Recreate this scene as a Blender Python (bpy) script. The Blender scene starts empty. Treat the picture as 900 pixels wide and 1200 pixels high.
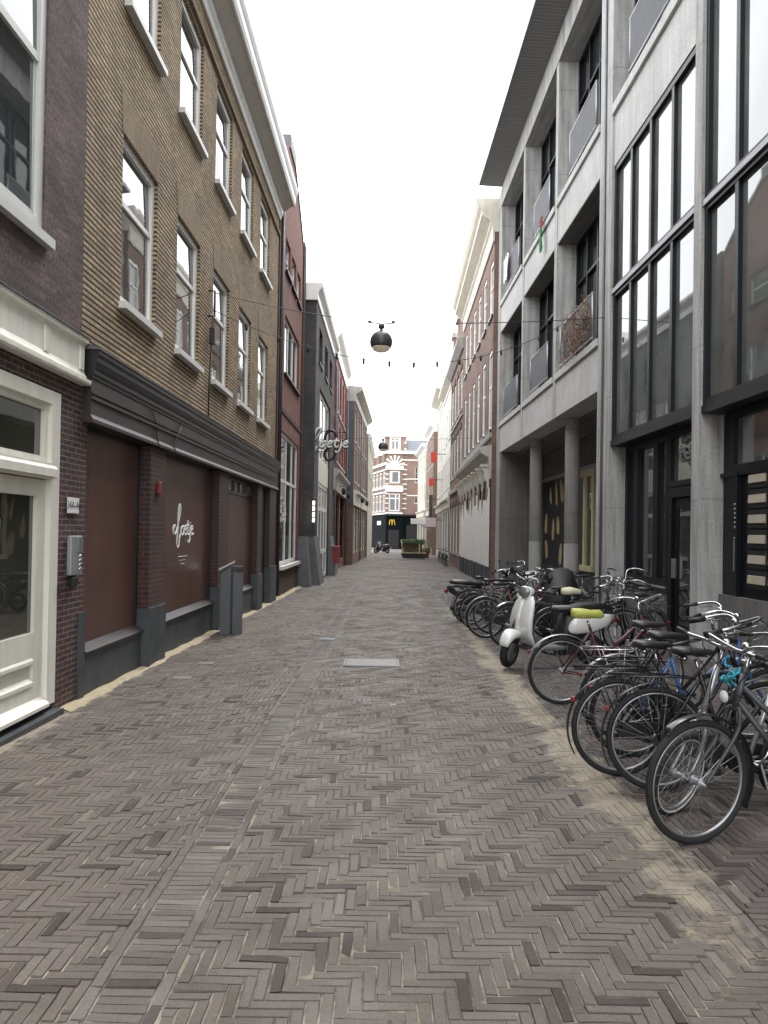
import bpy, bmesh, math, random
import numpy as np
from mathutils import Vector, Matrix
random.seed(7); rng = np.random.default_rng(7)
PI = math.pi
sc = bpy.context.scene
C = sc.collection

def gz(y):                      # the street falls gently away from the viewer
    return -.009*min(max(y, 0), 40)

# ------------------------------------------------------------------ materials
M = {}
def newmat(name):
    m = bpy.data.materials.new(name); m.use_nodes = True
    nt = m.node_tree
    return m, nt, nt.nodes['Principled BSDF']
def N(nt, t, **kw):
    n = nt.nodes.new(t)
    for k, v in kw.items():
        if k.startswith('i_'):
            key = k[2:]
            key = int(key) if key.isdigit() else key.replace('_', ' ')
            n.inputs[key].default_value = v
        else: setattr(n, k, v)
    return n
def L(nt, a, b): nt.links.new(a, b)
def rgba(c): return (c[0], c[1], c[2], 1)
def mix(nt, fac, a, b, mode='MIX'):
    n = nt.nodes.new('ShaderNodeMix'); n.data_type = 'RGBA'; n.blend_type = mode
    for s, v in ((n.inputs[0], fac), (n.inputs[6], a), (n.inputs[7], b)):
        if isinstance(v, bpy.types.NodeSocket): L(nt, v, s)
        elif isinstance(v, (int, float)): s.default_value = v
        else: s.default_value = rgba(v)
    return n.outputs[2]
def noise(nt, vec, scale, detail=4, rough=.55, out='Fac'):
    n = N(nt, 'ShaderNodeTexNoise'); n.inputs['Scale'].default_value = scale
    n.inputs['Detail'].default_value = detail; n.inputs['Roughness'].default_value = rough
    if vec is not None: L(nt, vec, n.inputs['Vector'])
    return n.outputs[out]
def rmp(nt, x, a, b, c=0., d=1.):
    n = N(nt, 'ShaderNodeMapRange'); L(nt, x, n.inputs[0])
    for i, v in zip((1, 2, 3, 4), (a, b, c, d)): n.inputs[i].default_value = v
    return n.outputs[0]
def mth(nt, op, a, b=None):
    n = N(nt, 'ShaderNodeMath', operation=op)
    for i, v in enumerate((a, b)):
        if v is None: continue
        if isinstance(v, bpy.types.NodeSocket): L(nt, v, n.inputs[i])
        else: n.inputs[i].default_value = v
    return n.outputs[0]
def bump(nt, p, h, strength, dist=.01):
    b = N(nt, 'ShaderNodeBump'); b.inputs['Strength'].default_value = strength
    b.inputs['Distance'].default_value = dist
    L(nt, h, b.inputs['Height']); L(nt, b.outputs[0], p.inputs['Normal'])
def uvvec(nt, sx=1, sy=1):
    t = N(nt, 'ShaderNodeTexCoord'); m = N(nt, 'ShaderNodeMapping')
    m.inputs['Scale'].default_value = (sx, sy, 1)
    L(nt, t.outputs['UV'], m.inputs[0]); return m.outputs[0]
def objvec(nt):
    return N(nt, 'ShaderNodeTexCoord').outputs['Object']

def brick(name, c1, c2, mortar, bw=.22, rh=.062, ms=.010, stain=.35, bstr=.6, smooth=.1, var=.25, rot=0., lines=0., lw=.2):
    m, nt, p = newmat(name)
    v = uvvec(nt)
    if rot:
        v.node.inputs['Rotation'].default_value = (0, 0, rot)
    jig = N(nt, 'ShaderNodeVectorMath', operation='MULTIPLY_ADD')
    nn = noise(nt, v, 7, 2, .5, 'Color'); L(nt, nn, jig.inputs[0])
    jig.inputs[1].default_value = (.004, .003, 0); L(nt, v, jig.inputs[2])
    b = N(nt, 'ShaderNodeTexBrick', offset=.5)
    L(nt, jig.outputs[0], b.inputs['Vector'])
    b.inputs['Color1'].default_value = rgba(c1); b.inputs['Color2'].default_value = rgba(c2)
    b.inputs['Mortar'].default_value = rgba(mortar)
    b.inputs['Scale'].default_value = 1; b.inputs['Mortar Size'].default_value = ms
    b.inputs['Mortar Smooth'].default_value = smooth; b.inputs['Bias'].default_value = 0
    b.inputs['Brick Width'].default_value = bw; b.inputs['Row Height'].default_value = rh
    dirt = rmp(nt, noise(nt, v, .9, 6, .65), .35, .7, 1-stain, 1+stain*.5)
    fine = rmp(nt, noise(nt, v, 28, 3, .6), .3, .7, 1-var, 1+var)
    mul = mth(nt, 'MULTIPLY', dirt, fine)
    if lines:      # deep raked bed joints
        sp = N(nt, 'ShaderNodeSeparateXYZ'); L(nt, jig.outputs[0], sp.inputs[0])
        fr = mth(nt, 'ABSOLUTE', mth(nt, 'SUBTRACT', mth(nt, 'FRACT', mth(nt, 'DIVIDE', sp.outputs['Y'], rh)), .5))
        ln = rmp(nt, fr, .5-lw, .5-lw*.55, 1., 1.-lines); mul = mth(nt, 'MULTIPLY', mul, ln)
    col = N(nt, 'ShaderNodeVectorMath', operation='SCALE'); L(nt, b.outputs['Color'], col.inputs[0]); L(nt, mul, col.inputs['Scale'])
    L(nt, col.outputs[0], p.inputs['Base Color'])
    p.inputs['Roughness'].default_value = .88
    hgt = mth(nt, 'ADD', ln if lines else mth(nt, 'SUBTRACT', 1., b.outputs['Fac']), mth(nt, 'MULTIPLY', noise(nt, v, 60, 3), .35))
    bump(nt, p, hgt, bstr, .008)
    M[name] = m; return m

def plain(name, c, rough=.5, metal=0., var=.12, scale=3., bstr=0., spec=.5, streak=0., coat=0., uv=False):
    m, nt, p = newmat(name)
    v = uvvec(nt) if uv else objvec(nt)
    a = rmp(nt, noise(nt, v, scale, 6, .6), .3, .7, 1-var, 1+var)
    if streak:
        v2 = uvvec(nt, 6, .35)
        s = rmp(nt, noise(nt, v2, 1.5, 5, .6), .35, .75, 1+streak*.4, 1-streak)
        a = mth(nt, 'MULTIPLY', a, s)
    col = N(nt, 'ShaderNodeVectorMath', operation='SCALE'); col.inputs[0].default_value = c
    L(nt, a, col.inputs['Scale']); L(nt, col.outputs[0], p.inputs['Base Color'])
    p.inputs['Metallic'].default_value = metal
    r = rmp(nt, noise(nt, v, scale*4, 4, .6), .3, .7, max(rough*.95, .02), min(rough*1.06, 1)); L(nt, r, p.inputs['Roughness'])
    p.inputs['Specular IOR Level'].default_value = spec
    p.inputs['Coat Weight'].default_value = coat
    if bstr: bump(nt, p, noise(nt, v, scale*12, 5, .65), bstr, .004)
    M[name] = m; return m

def concrete(name, c, streak=.35, bands=1.2, bstr=.35):
    m, nt, p = newmat(name)
    v = uvvec(nt)
    a = rmp(nt, noise(nt, v, 1.1, 8, .7), .3, .72, .80, 1.12)
    sp = rmp(nt, noise(nt, v, 22, 5, .75), .35, .62, .82, 1.07)
    st = rmp(nt, noise(nt, uvvec(nt, 5, .28), 1.6, 6, .62), .4, .78, 1.08, 1-streak)
    w = N(nt, 'ShaderNodeTexWave', wave_type='BANDS', bands_direction='Y', wave_profile='SAW')
    L(nt, v, w.inputs[0]); w.inputs['Scale'].default_value = .12*bands; w.inputs['Distortion'].default_value = .15
    ln = rmp(nt, w.outputs['Fac'], .0, .02, .72, 1.)
    holes = N(nt, 'ShaderNodeTexVoronoi'); L(nt, v, holes.inputs['Vector']); holes.inputs['Scale'].default_value = 17
    ho = rmp(nt, holes.outputs['Distance'], .06, .13, .55, 1.)
    k = mth(nt, 'MULTIPLY', mth(nt, 'MULTIPLY', a, sp), mth(nt, 'MULTIPLY', mth(nt, 'MULTIPLY', st, ln), ho))
    col = N(nt, 'ShaderNodeVectorMath', operation='SCALE'); col.inputs[0].default_value = c
    L(nt, k, col.inputs['Scale']); L(nt, col.outputs[0], p.inputs['Base Color'])
    p.inputs['Roughness'].default_value = .85
    bump(nt, p, k, bstr, .006)
    M[name] = m; return m

def glass(name, c=(.02, .025, .026), ior=1.9, rough=.02, wob=.02):
    m, nt, p = newmat(name)
    v = uvvec(nt)
    a = rmp(nt, noise(nt, v, .8, 2), .3, .7, .6, 1.4)
    col = N(nt, 'ShaderNodeVectorMath', operation='SCALE'); col.inputs[0].default_value = c
    L(nt, a, col.inputs['Scale']); L(nt, col.outputs[0], p.inputs['Base Color'])
    p.inputs['Roughness'].default_value = rough; p.inputs['IOR'].default_value = ior
    if wob: bump(nt, p, noise(nt, v, 1.7, 2), wob, .05)
    M[name] = m; return m

brick('purple_brick', (.18, .118, .112), (.085, .058, .06), (.12, .095, .092), stain=.35, ms=.007, rh=.058, var=.5, bstr=1.)
brick('entry_brick', (.10, .045, .04), (.055, .03, .03), (.20, .16, .14), stain=.35, ms=.007, rh=.054, bw=.2, var=.35)
brick('tan_brick', (.50, .37, .225), (.33, .238, .14), (.17, .13, .085), ms=.005, stain=.3, smooth=.4, bstr=1., bw=.21, rh=.061, lines=.87, lw=.25, var=.35)
brick('tan_soldier', (.31, .235, .15), (.25, .185, .115), (.15, .12, .08), bw=.062, rh=.46, ms=.004, stain=.2, bstr=.4)
brick('dark_brick', (.075, .03, .024), (.045, .022, .02), (.085, .065, .055), ms=.009, stain=.3)
brick('red_brick', (.23, .075, .055), (.155, .055, .043), (.22, .15, .12), ms=.007, stain=.2)
brick('grey_brick', (.105, .098, .098), (.075, .07, .072), (.06, .057, .057), ms=.008, stain=.25)
brick('brown_brick', (.24, .135, .10), (.17, .095, .075), (.23, .19, .16), ms=.008, stain=.25)
brick('orange_brick', (.27, .115, .08), (.20, .09, .065), (.25, .2, .17), ms=.009, stain=.2)
brick('corner_brick', (.28, .17, .13), (.22, .13, .10), (.3, .25, .22), ms=.009, stain=.2)
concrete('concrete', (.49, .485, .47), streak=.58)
concrete('concrete_light', (.56, .555, .54), streak=.2)
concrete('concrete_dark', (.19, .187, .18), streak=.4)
concrete('column_concrete', (.36, .35, .33), streak=.2)
plain('white_paint', (.82, .82, .79), .38, var=.05, streak=.1)
plain('cream_paint', (.80, .775, .69), .35, var=.05, streak=.12)
plain('grey_paint', (.64, .65, .62), .4, var=.05)
plain('board_white', (.83, .82, .78), .5, var=.06, streak=.18)
plain('cornice_grey', (.50, .48, .44), .55, var=.1, streak=.25)
plain('soffit_taupe', (.62, .58, .53), .6, var=.08)
plain('black_metal', (.007, .008, .012), .42, var=.15, spec=.3)
plain('dark_paint', (.016, .015, .018), .4, var=.2, spec=.4)
plain('plum_paint', (.046, .034, .034), .42, var=.2, spec=.35)
plain('lead', (.13, .13, .135), .5, var=.25, metal=.3)
plain('brown_panel', (.115, .054, .040), .36, var=.22, scale=1.1, streak=.22)
plain('bluestone', (.062, .07, .076), .55, var=.3, scale=3.5, bstr=.3, streak=.2)
plain('bin_grey', (.085, .092, .098), .45, var=.1, streak=.15)
plain('brass_plate', (.62, .57, .44), .4, metal=.3, var=.1)
plain('steel', (.55, .55, .55), .3, metal=1., var=.1)
plain('chrome', (.52, .52, .53), .24, metal=1., var=.05)
plain('alu', (.42, .43, .44), .42, metal=.85, var=.08)
plain('alu_dull', (.36, .37, .39), .5, metal=.5, var=.12)
plain('rubber', (.018, .018, .019), .75, var=.3, scale=20)
plain('plastic_black', (.02, .02, .021), .45, var=.2, scale=6)
plain('leather_black', (.022, .021, .021), .42, var=.2, scale=12, bstr=.15)
plain('frame_black', (.016, .016, .018), .26, var=.15)
plain('frame_grey', (.055, .058, .062), .35, var=.15)
plain('frame_wine', (.07, .012, .02), .28, var=.12)
plain('frame_blue', (.05, .12, .30), .28, var=.12)
plain('frame_pink', (.20, .05, .07), .35, var=.12)
plain('frame_green', (.03, .09, .06), .3, var=.12)
plain('frame_silver', (.42, .43, .44), .28, metal=.6, var=.1)
plain('whitewall', (.62, .6, .55), .6, var=.15)
plain('scooter_white', (.80, .80, .78), .16, var=.03, coat=.6)
plain('scooter_black', (.014, .014, .016), .2, var=.1, coat=.5)
plain('yellow_cover', (.48, .50, .10), .45, var=.12, scale=9, bstr=.5)
plain('cream_cover', (.66, .64, .44), .5, var=.1, scale=9, bstr=.4)
plain('cyan_cloth', (.04, .32, .42), .7, var=.2, scale=9)
plain('black_cloth', (.012, .012, .013), .6, var=.3, scale=5, bstr=.6)
plain('red_plastic', (.24, .015, .015), .35, var=.1)
plain('red_paint', (.22, .03, .028), .5, var=.12)
plain('sign_red', (.65, .06, .035), .4, var=.06)
plain('sign_white', (.82, .82, .80), .4, var=.04)
plain('sign_pink', (.68, .58, .60), .4, var=.06)
plain('letter_white', (.86, .86, .84), .45, var=.03)
plain('letter_black', (.02, .02, .025), .5, var=.05)
plain('letter_blue', (.03, .05, .14), .5, var=.05)
plain('arch_yellow', (.85, .56, .02), .4, var=.04)
plain('cloth_white', (.78, .78, .78), .8, var=.05)
plain('cloth_green', (.03, .26, .10), .8, var=.1)
plain('teal_shop', (.006, .009, .011), .9, var=.2, spec=.1)
plain('railing_grey', (.12, .125, .135), .5, metal=.3, var=.1)
plain('zinc', (.17, .18, .19), .5, var=.2, streak=.2)
plain('slate', (.10, .115, .135), .6, var=.2)
plain('roof_tile', (.16, .06, .045), .7, var=.25)
plain('pale_stucco', (.62, .585, .50), .75, var=.08, streak=.15)
plain('white_stucco', (.74, .72, .67), .75, var=.06, streak=.12)
plain('grey_stone', (.36, .35, .33), .75, var=.15, streak=.3)
plain('wood_pale', (.5, .42, .28), .6, var=.15, scale=8)
plain('wood_brown', (.24, .15, .09), .6, var=.2, scale=6)
plain('mural_cream', (.52, .42, .22), .5, var=.2, scale=6)
plain('mural_dark', (.03, .03, .034), .3, var=.2)
plain('window_cream', (.60, .56, .34), .45, var=.06)
plain('shutter_red', (.24, .06, .05), .45, var=.1)
plain('leaf_green', (.06, .12, .03), .6, var=.35, scale=4)
plain('leaf_dry', (.20, .09, .04), .7, var=.5, scale=9)
plain('blind', (.30, .33, .32), .6, var=.06)
plain('plate_metal', (.20, .185, .175), .55, var=.12, scale=9, metal=.2, bstr=.2)
plain('cable', (.02, .02, .02), .6)
plain('globe', (.055, .058, .062), .35, var=.15)
plain('slab_grey', (.13, .135, .14), .55, var=.2, bstr=.2)
plain('sand', (.42, .35, .235), .95, var=.2, scale=14, bstr=.6)
glass('glass_dark')
glass('glass_green', (.13, .145, .138), 2.35, wob=.004)
glass('glass_old', (.04, .045, .044), 2.2, wob=.018)
glass('glass_shop', (.045, .045, .036), 2.0)
glass('glass_curtain', (.16, .16, .145), 1.85)
def emis(name, c, s):
    m, nt, p = newmat(name)
    p.inputs['Base Color'].default_value = rgba(c); p.inputs['Emission Color'].default_value = rgba(c)
    p.inputs['Emission Strength'].default_value = s; M[name] = m
emis('lamp_lit', (1, .96, .85), 2.2)
m, nt, p = newmat('lamp_glass'); p.inputs['Base Color'].default_value = (.8, .74, .6, 1); p.inputs['Roughness'].default_value = .25
p.inputs['Transmission Weight'].default_value = .5; p.inputs['Emission Color'].default_value = (1, .85, .62, 1); p.inputs['Emission Strength'].default_value = .10; M['lamp_glass'] = m

# corrugated soffit: fine lines across the overhang
m, nt, p = newmat('soffit_ribbed'); v = uvvec(nt)
w = N(nt, 'ShaderNodeTexWave', bands_direction='Y'); w.inputs['Scale'].default_value = 2.6; w.inputs['Distortion'].default_value = 5.0; w.inputs['Detail'].default_value = 3
L(nt, uvvec(nt, .3, 1), w.inputs[0])
cr = mix(nt, w.outputs['Fac'], (.16, .16, .158), (.24, .24, .236)); cr2 = mix(nt, rmp(nt, noise(nt, uvvec(nt, .5, 3), 1.2, 5), .35, .7), cr, (.22, .22, .22), 'MIX')
n_ = mix(nt, .35, cr, cr2); L(nt, n_, p.inputs['Base Color']); p.inputs['Roughness'].default_value = .8
bump(nt, p, w.outputs['Fac'], .35, .015); M['soffit_ribbed'] = m

def sandmask(nt):
    """wind-blown sand lying along the parked bicycles and along the left plinth (world position)."""
    g = N(nt, 'ShaderNodeNewGeometry'); s = N(nt, 'ShaderNodeSeparateXYZ'); L(nt, g.outputs['Position'], s.inputs[0])
    n1 = noise(nt, g.outputs['Position'], 1.9, 8, .74); n2 = noise(nt, g.outputs['Position'], 7, 4, .6)
    nn = mth(nt, 'ADD', mth(nt, 'MULTIPLY', n1, .7), mth(nt, 'MULTIPLY', n2, .3))
    # centre line of the right-hand drift
    cx = rmp(nt, s.outputs['Y'], 3., 11., 1.48, 1.55)
    d = mth(nt, 'ABSOLUTE', mth(nt, 'SUBTRACT', s.outputs['X'], cx))
    a = rmp(nt, d, .0, .50, .49, 0.)
    far = rmp(nt, s.outputs['Y'], 10., 24., 1., .42); near = rmp(nt, s.outputs['Y'], 2.8, 4.6, .60, 1.)
    a = mth(nt, 'MULTIPLY', a, mth(nt, 'MULTIPLY', far, near))
    l = rmp(nt, s.outputs['X'], -2.98, -2.62, .5, 0.)
    l2 = rmp(nt, s.outputs['X'], 1.9, 3.0, .0, .16)
    a = mth(nt, 'MAXIMUM', mth(nt, 'MAXIMUM', a, l), l2)
    return rmp(nt, mth(nt, 'ADD', a, nn), .80, .92, 0., .9), nn, s

def paver(name, stops, sandy=1., wet=.0):
    m, nt, p = newmat(name)
    at = N(nt, 'ShaderNodeAttribute', attribute_name='rnd')
    cr = N(nt, 'ShaderNodeValToRGB'); L(nt, at.outputs['Fac'], cr.inputs[0])
    e = cr.color_ramp.elements
    while len(e) < len(stops): e.new(.5)
    for k, (pos, c) in enumerate(stops): e[k].position = pos; e[k].color = rgba(c)
    g = N(nt, 'ShaderNodeNewGeometry')
    fine = rmp(nt, noise(nt, g.outputs['Position'], 90, 3, .65), .3, .7, .80, 1.20)
    vo = N(nt, 'ShaderNodeTexVoronoi'); vo.inputs['Scale'].default_value = 4.5; L(nt, g.outputs['Position'], vo.inputs['Vector'])
    gum = rmp(nt, vo.outputs['Distance'], .045, .075, 1.32, 1.); spot = rmp(nt, noise(nt, g.outputs['Position'], 9, 5, .75), .60, .72, 1., .74)
    fine = mth(nt, 'MULTIPLY', fine, mth(nt, 'MULTIPLY', gum, spot))
    big = rmp(nt, noise(nt, g.outputs['Position'], .7, 6, .65), .33, .68, .80, 1.14)
    k = mth(nt, 'MULTIPLY', fine, big)
    col = N(nt, 'ShaderNodeVectorMath', operation='SCALE'); L(nt, cr.outputs[0], col.inputs[0]); L(nt, k, col.inputs['Scale'])
    sm, nn, s = sandmask(nt)
    sand = mix(nt, rmp(nt, nn, .35, .65), (.25, .215, .165), (.40, .35, .265))
    o = mix(nt, mth(nt, 'MULTIPLY', sm, sandy), col.outputs[0], sand)
    L(nt, o, p.inputs['Base Color'])
    L(nt, rmp(nt, noise(nt, g.outputs['Position'], 3, 5), .3, .7, .55, .85), p.inputs['Roughness'])
    bump(nt, p, noise(nt, g.outputs['Position'], 38, 4, .7), .45, .004)
    M[name] = m
paver('paver_grey', [(0, (.050, .037, .030)), (.10, (.080, .061, .050)), (.25, (.120, .098, .083)), (.6, (.138, .114, .098)), (.95, (.156, .131, .113)), (1, (.185, .156, .132))], .85)
paver('paver_strip', [(0, (.07, .055, .048)), (.25, (.12, .100, .088)), (.8, (.150, .129, .115)), (1, (.19, .165, .148))], .8)
paver('paver_side', [(0, (.05, .038, .034)), (.3, (.085, .068, .062)), (.8, (.13, .11, .10)), (1, (.17, .145, .13))], .9)
m, nt, p = newmat('joint_sand'); sm, nn, s = sandmask(nt)
g = N(nt, 'ShaderNodeNewGeometry')
far = rmp(nt, s.outputs['Y'], 30., 60., 0., 1.)
fc = mix(nt, rmp(nt, noise(nt, g.outputs['Position'], 9, 5, .7), .3, .7), (.125, .11, .104), (.185, .165, .157))
jc = mix(nt, rmp(nt, noise(nt, g.outputs['Position'], 5, 6, .7), .42, .66), (.10, .088, .068), (.36, .315, .24))
o = mix(nt, mth(nt, 'GREATER_THAN', s.outputs['Y'], 60.), mix(nt, sm, jc, (.40, .335, .225)), fc)
L(nt, o, p.inputs['Base Color']); p.inputs['Roughness'].default_value = .95
bump(nt, p, noise(nt, g.outputs['Position'], 40, 5), .5, .005); M['joint_sand'] = m

# ------------------------------------------------------------------ mesh helpers
class MB:
    def __init__(s): s.v = []; s.f = []; s.sm = []
    def add(s, vs, fs, smooth=False):
        o = len(s.v); s.v += [tuple(x) for x in vs]; s.f += [tuple(i+o for i in f) for f in fs]; s.sm += [smooth]*len(fs); return s
    def box(s, x0, x1, y0, y1, z0, z1):
        x0, x1 = min(x0, x1), max(x0, x1); y0, y1 = min(y0, y1), max(y0, y1); z0, z1 = min(z0, z1), max(z0, z1)
        return s.add([(x0,y0,z0),(x1,y0,z0),(x1,y1,z0),(x0,y1,z0),(x0,y0,z1),(x1,y0,z1),(x1,y1,z1),(x0,y1,z1)],
            [(3,2,1,0),(4,5,6,7),(0,1,5,4),(1,2,6,5),(2,3,7,6),(3,0,4,7)])
    def rbox(s, x0, x1, y0, y1, z0, z1, b=.01):
        """box with chamfered edges"""
        bm = bmesh.new(); bmesh.ops.create_cube(bm, size=1)
        for v in bm.verts: v.co = Vector(((x0+x1)/2+v.co.x*(x1-x0), (y0+y1)/2+v.co.y*(y1-y0), (z0+z1)/2+v.co.z*(z1-z0)))
        bmesh.ops.bevel(bm, geom=bm.edges[:], offset=b, segments=2, affect='EDGES', profile=.5)
        return s.bm(bm)
    def bm(s, bm, mat=None, smooth=False):
        if mat is not None: bm.transform(mat)
        bm.verts.index_update()
        s.add([v.co[:] for v in bm.verts], [[v.index for v in f.verts] for f in bm.faces], smooth); bm.free(); return s
    def quad(s, a, b, c, d): return s.add([a, b, c, d], [(0, 1, 2, 3)])
    def prism(s, pts, fn, a, b):
        """pts: 2-D outline, fn(p, q, t) -> 3-D, extruded t from a to b"""
        n = len(pts); vs = [fn(x, y, a) for x, y in pts]+[fn(x, y, b) for x, y in pts]
        return s.add(vs, [tuple(range(n))[::-1], tuple(range(n, 2*n))]+[(i, (i+1) % n, n+(i+1) % n, n+i) for i in range(n)])
    def tube(s, path, r, n=8, caps=True, flat=None):
        P = [Vector(p) for p in path]; R = r if isinstance(r, (list, tuple)) else [r]*len(P)
        vs = []; up = None
        for i, p in enumerate(P):
            t = (P[min(i+1, len(P)-1)]-P[max(i-1, 0)])
            t = t.normalized() if t.length > 1e-9 else Vector((0, 0, 1))
            if up is None:
                up = Vector((0, 0, 1)) if abs(t.z) < .9 else Vector((1, 0, 0))
            a = t.cross(up); a = a.normalized() if a.length > 1e-6 else t.orthogonal().normalized()
            b = a.cross(t).normalized(); up = b
            for k in range(n):
                th = 2*PI*k/n
                vs.append(p+(a*math.cos(th)+b*math.sin(th)*(flat or 1))*R[i])
        fs = [(i*n+k, i*n+(k+1) % n, (i+1)*n+(k+1) % n, (i+1)*n+k) for i in range(len(P)-1) for k in range(n)]
        if caps: fs += [tuple(range(n))[::-1], tuple(range((len(P)-1)*n, len(P)*n))]
        return s.add(vs, fs, n > 4)
    def ring(s, c, ax, R, r, n=40, m=8, sq=1., a0=0., a1=2*PI):
        """torus (or arc of one) round axis ax"""
        ax = Vector(ax).normalized(); e1 = ax.orthogonal().normalized()
        if abs(ax.y) > .9: e1 = Vector((1, 0, 0))
        e2 = ax.cross(e1); c = Vector(c); full = abs(a1-a0-2*PI) < 1e-6
        cnt = n if full else n+1; vs = []
        for i in range(cnt):
            th = a0+(a1-a0)*i/n; d = e1*math.cos(th)+e2*math.sin(th)
            for k in range(m):
                ph = 2*PI*k/m; vs.append(c+d*(R+r*math.cos(ph))+ax*(r*sq*math.sin(ph)))
        fs = []
        for i in range(n):
            j = (i+1) % cnt if full else i+1
            fs += [(i*m+k, j*m+k, j*m+(k+1) % m, i*m+(k+1) % m) for k in range(m)]
        if not full: fs += [tuple(range(m)), tuple(range(n*m, n*m+m))[::-1]]
        return s.add(vs, fs, True)
    def lathe(s, prof, c=(0, 0, 0), ax=(0, 0, 1), n=24):
        ax = Vector(ax).normalized(); e1 = ax.orthogonal().normalized(); e2 = ax.cross(e1); c = Vector(c); vs = []; k = len(prof)
        for i in range(n):
            d = e1*math.cos(2*PI*i/n)+e2*math.sin(2*PI*i/n)
            for r, h in prof: vs.append(c+d*max(r, 1e-4)+ax*h)
        fs = [(i*k+j, ((i+1) % n)*k+j, ((i+1) % n)*k+j+1, i*k+j+1) for i in range(n) for j in range(k-1)]
        return s.add(vs, fs, True)
    def loft(s, secs, n=20, caps=True, e=2.):
        """secs: (centre, axis a vector, axis b vector) rings of superellipses"""
        vs = []
        for c, a, b in secs:
            c, a, b = Vector(c), Vector(a), Vector(b)
            for k in range(n):
                th = 2*PI*k/n; ct, st = math.cos(th), math.sin(th)
                vs.append(c+a*(math.copysign(abs(ct)**(2/e), ct))+b*(math.copysign(abs(st)**(2/e), st)))
        fs = [(i*n+k, i*n+(k+1) % n, (i+1)*n+(k+1) % n, (i+1)*n+k) for i in range(len(secs)-1) for k in range(n)]
        if caps: fs += [tuple(range(n))[::-1], tuple(range((len(secs)-1)*n, len(secs)*n))]
        return s.add(vs, fs, True)
    def build(s, name, mat, parent=None, fix=True):
        me = bpy.data.meshes.new(name); me.from_pydata(s.v, [], s.f)
        if fix:
            b = bmesh.new(); b.from_mesh(me); bmesh.ops.recalc_face_normals(b, faces=b.faces[:]); b.to_mesh(me); b.free()
        me.polygons.foreach_set('use_smooth', s.sm)
        me.update()
        # box-mapped UVs in metres
        nl = len(me.loops)
        if nl:
            li = np.empty(nl, np.int32); me.loops.foreach_get('vertex_index', li)
            co = np.empty(len(me.vertices)*3); me.vertices.foreach_get('co', co); co = co.reshape(-1, 3)
            nr = np.empty(len(me.polygons)*3); me.polygons.foreach_get('normal', nr); nr = np.abs(nr.reshape(-1, 3))
            lt = np.empty(len(me.polygons), np.int32); me.polygons.foreach_get('loop_total', lt)
            ax = np.repeat(np.argmax(nr, 1), lt); P = co[li]
            uv = np.where((ax == 0)[:, None], P[:, [1, 2]], np.where((ax == 1)[:, None], P[:, [0, 2]], P[:, [0, 1]]))
            l = me.uv_layers.new(name='UVMap'); l.data.foreach_set('uv', uv.astype(np.float32).ravel())
        me.materials.append(M[mat])
        o = bpy.data.objects.new(name, me); C.objects.link(o)
        if parent: o.parent = parent
        return o

def tag(o, label=None, cat=None, group=None, kind=None):
    if label: o['label'] = label
    if cat: o['category'] = cat
    if group: o['group'] = group
    if kind: o['kind'] = kind
    return o
def thing(name, label, cat, loc=(0, 0, 0), rz=0., group=None, lean=0., tilt=0.):
    o = bpy.data.objects.new(name, None); C.objects.link(o); o.empty_display_size = .2
    o.location = loc; o.rotation_euler = (lean, tilt, rz)
    return tag(o, label, cat, group)
def crom(pts, n=6):
    P = [Vector(p) for p in pts]; out = []
    for i in range(len(P)-1):
        a, b, c, d = P[max(i-1, 0)], P[i], P[i+1], P[min(i+2, len(P)-1)]
        for k in range(n):
            t = k/n
            out.append(.5*((2*b)+(c-a)*t+(2*a-5*b+4*c-d)*t*t+(3*b-a-3*c+d)*t**3))
    out.append(P[-1]); return out
def text_mesh(txt, size, depth, font_scale=1.):
    cu = bpy.data.curves.new('t', 'FONT'); cu.body = txt; cu.size = size; cu.extrude = depth; cu.align_x = 'CENTER'; cu.align_y = 'CENTER'
    cu.resolution_u = 3
    o = bpy.data.objects.new('t', cu); C.objects.link(o)
    dg = bpy.context.evaluated_depsgraph_get(); me = bpy.data.meshes.new_from_object(o.evaluated_get(dg))
    vs = [v.co.copy() for v in me.vertices]; fs = [tuple(p.vertices) for p in me.polygons]
    bpy.data.objects.remove(o); bpy.data.curves.remove(cu); bpy.data.meshes.remove(me)
    return vs, fs

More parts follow.
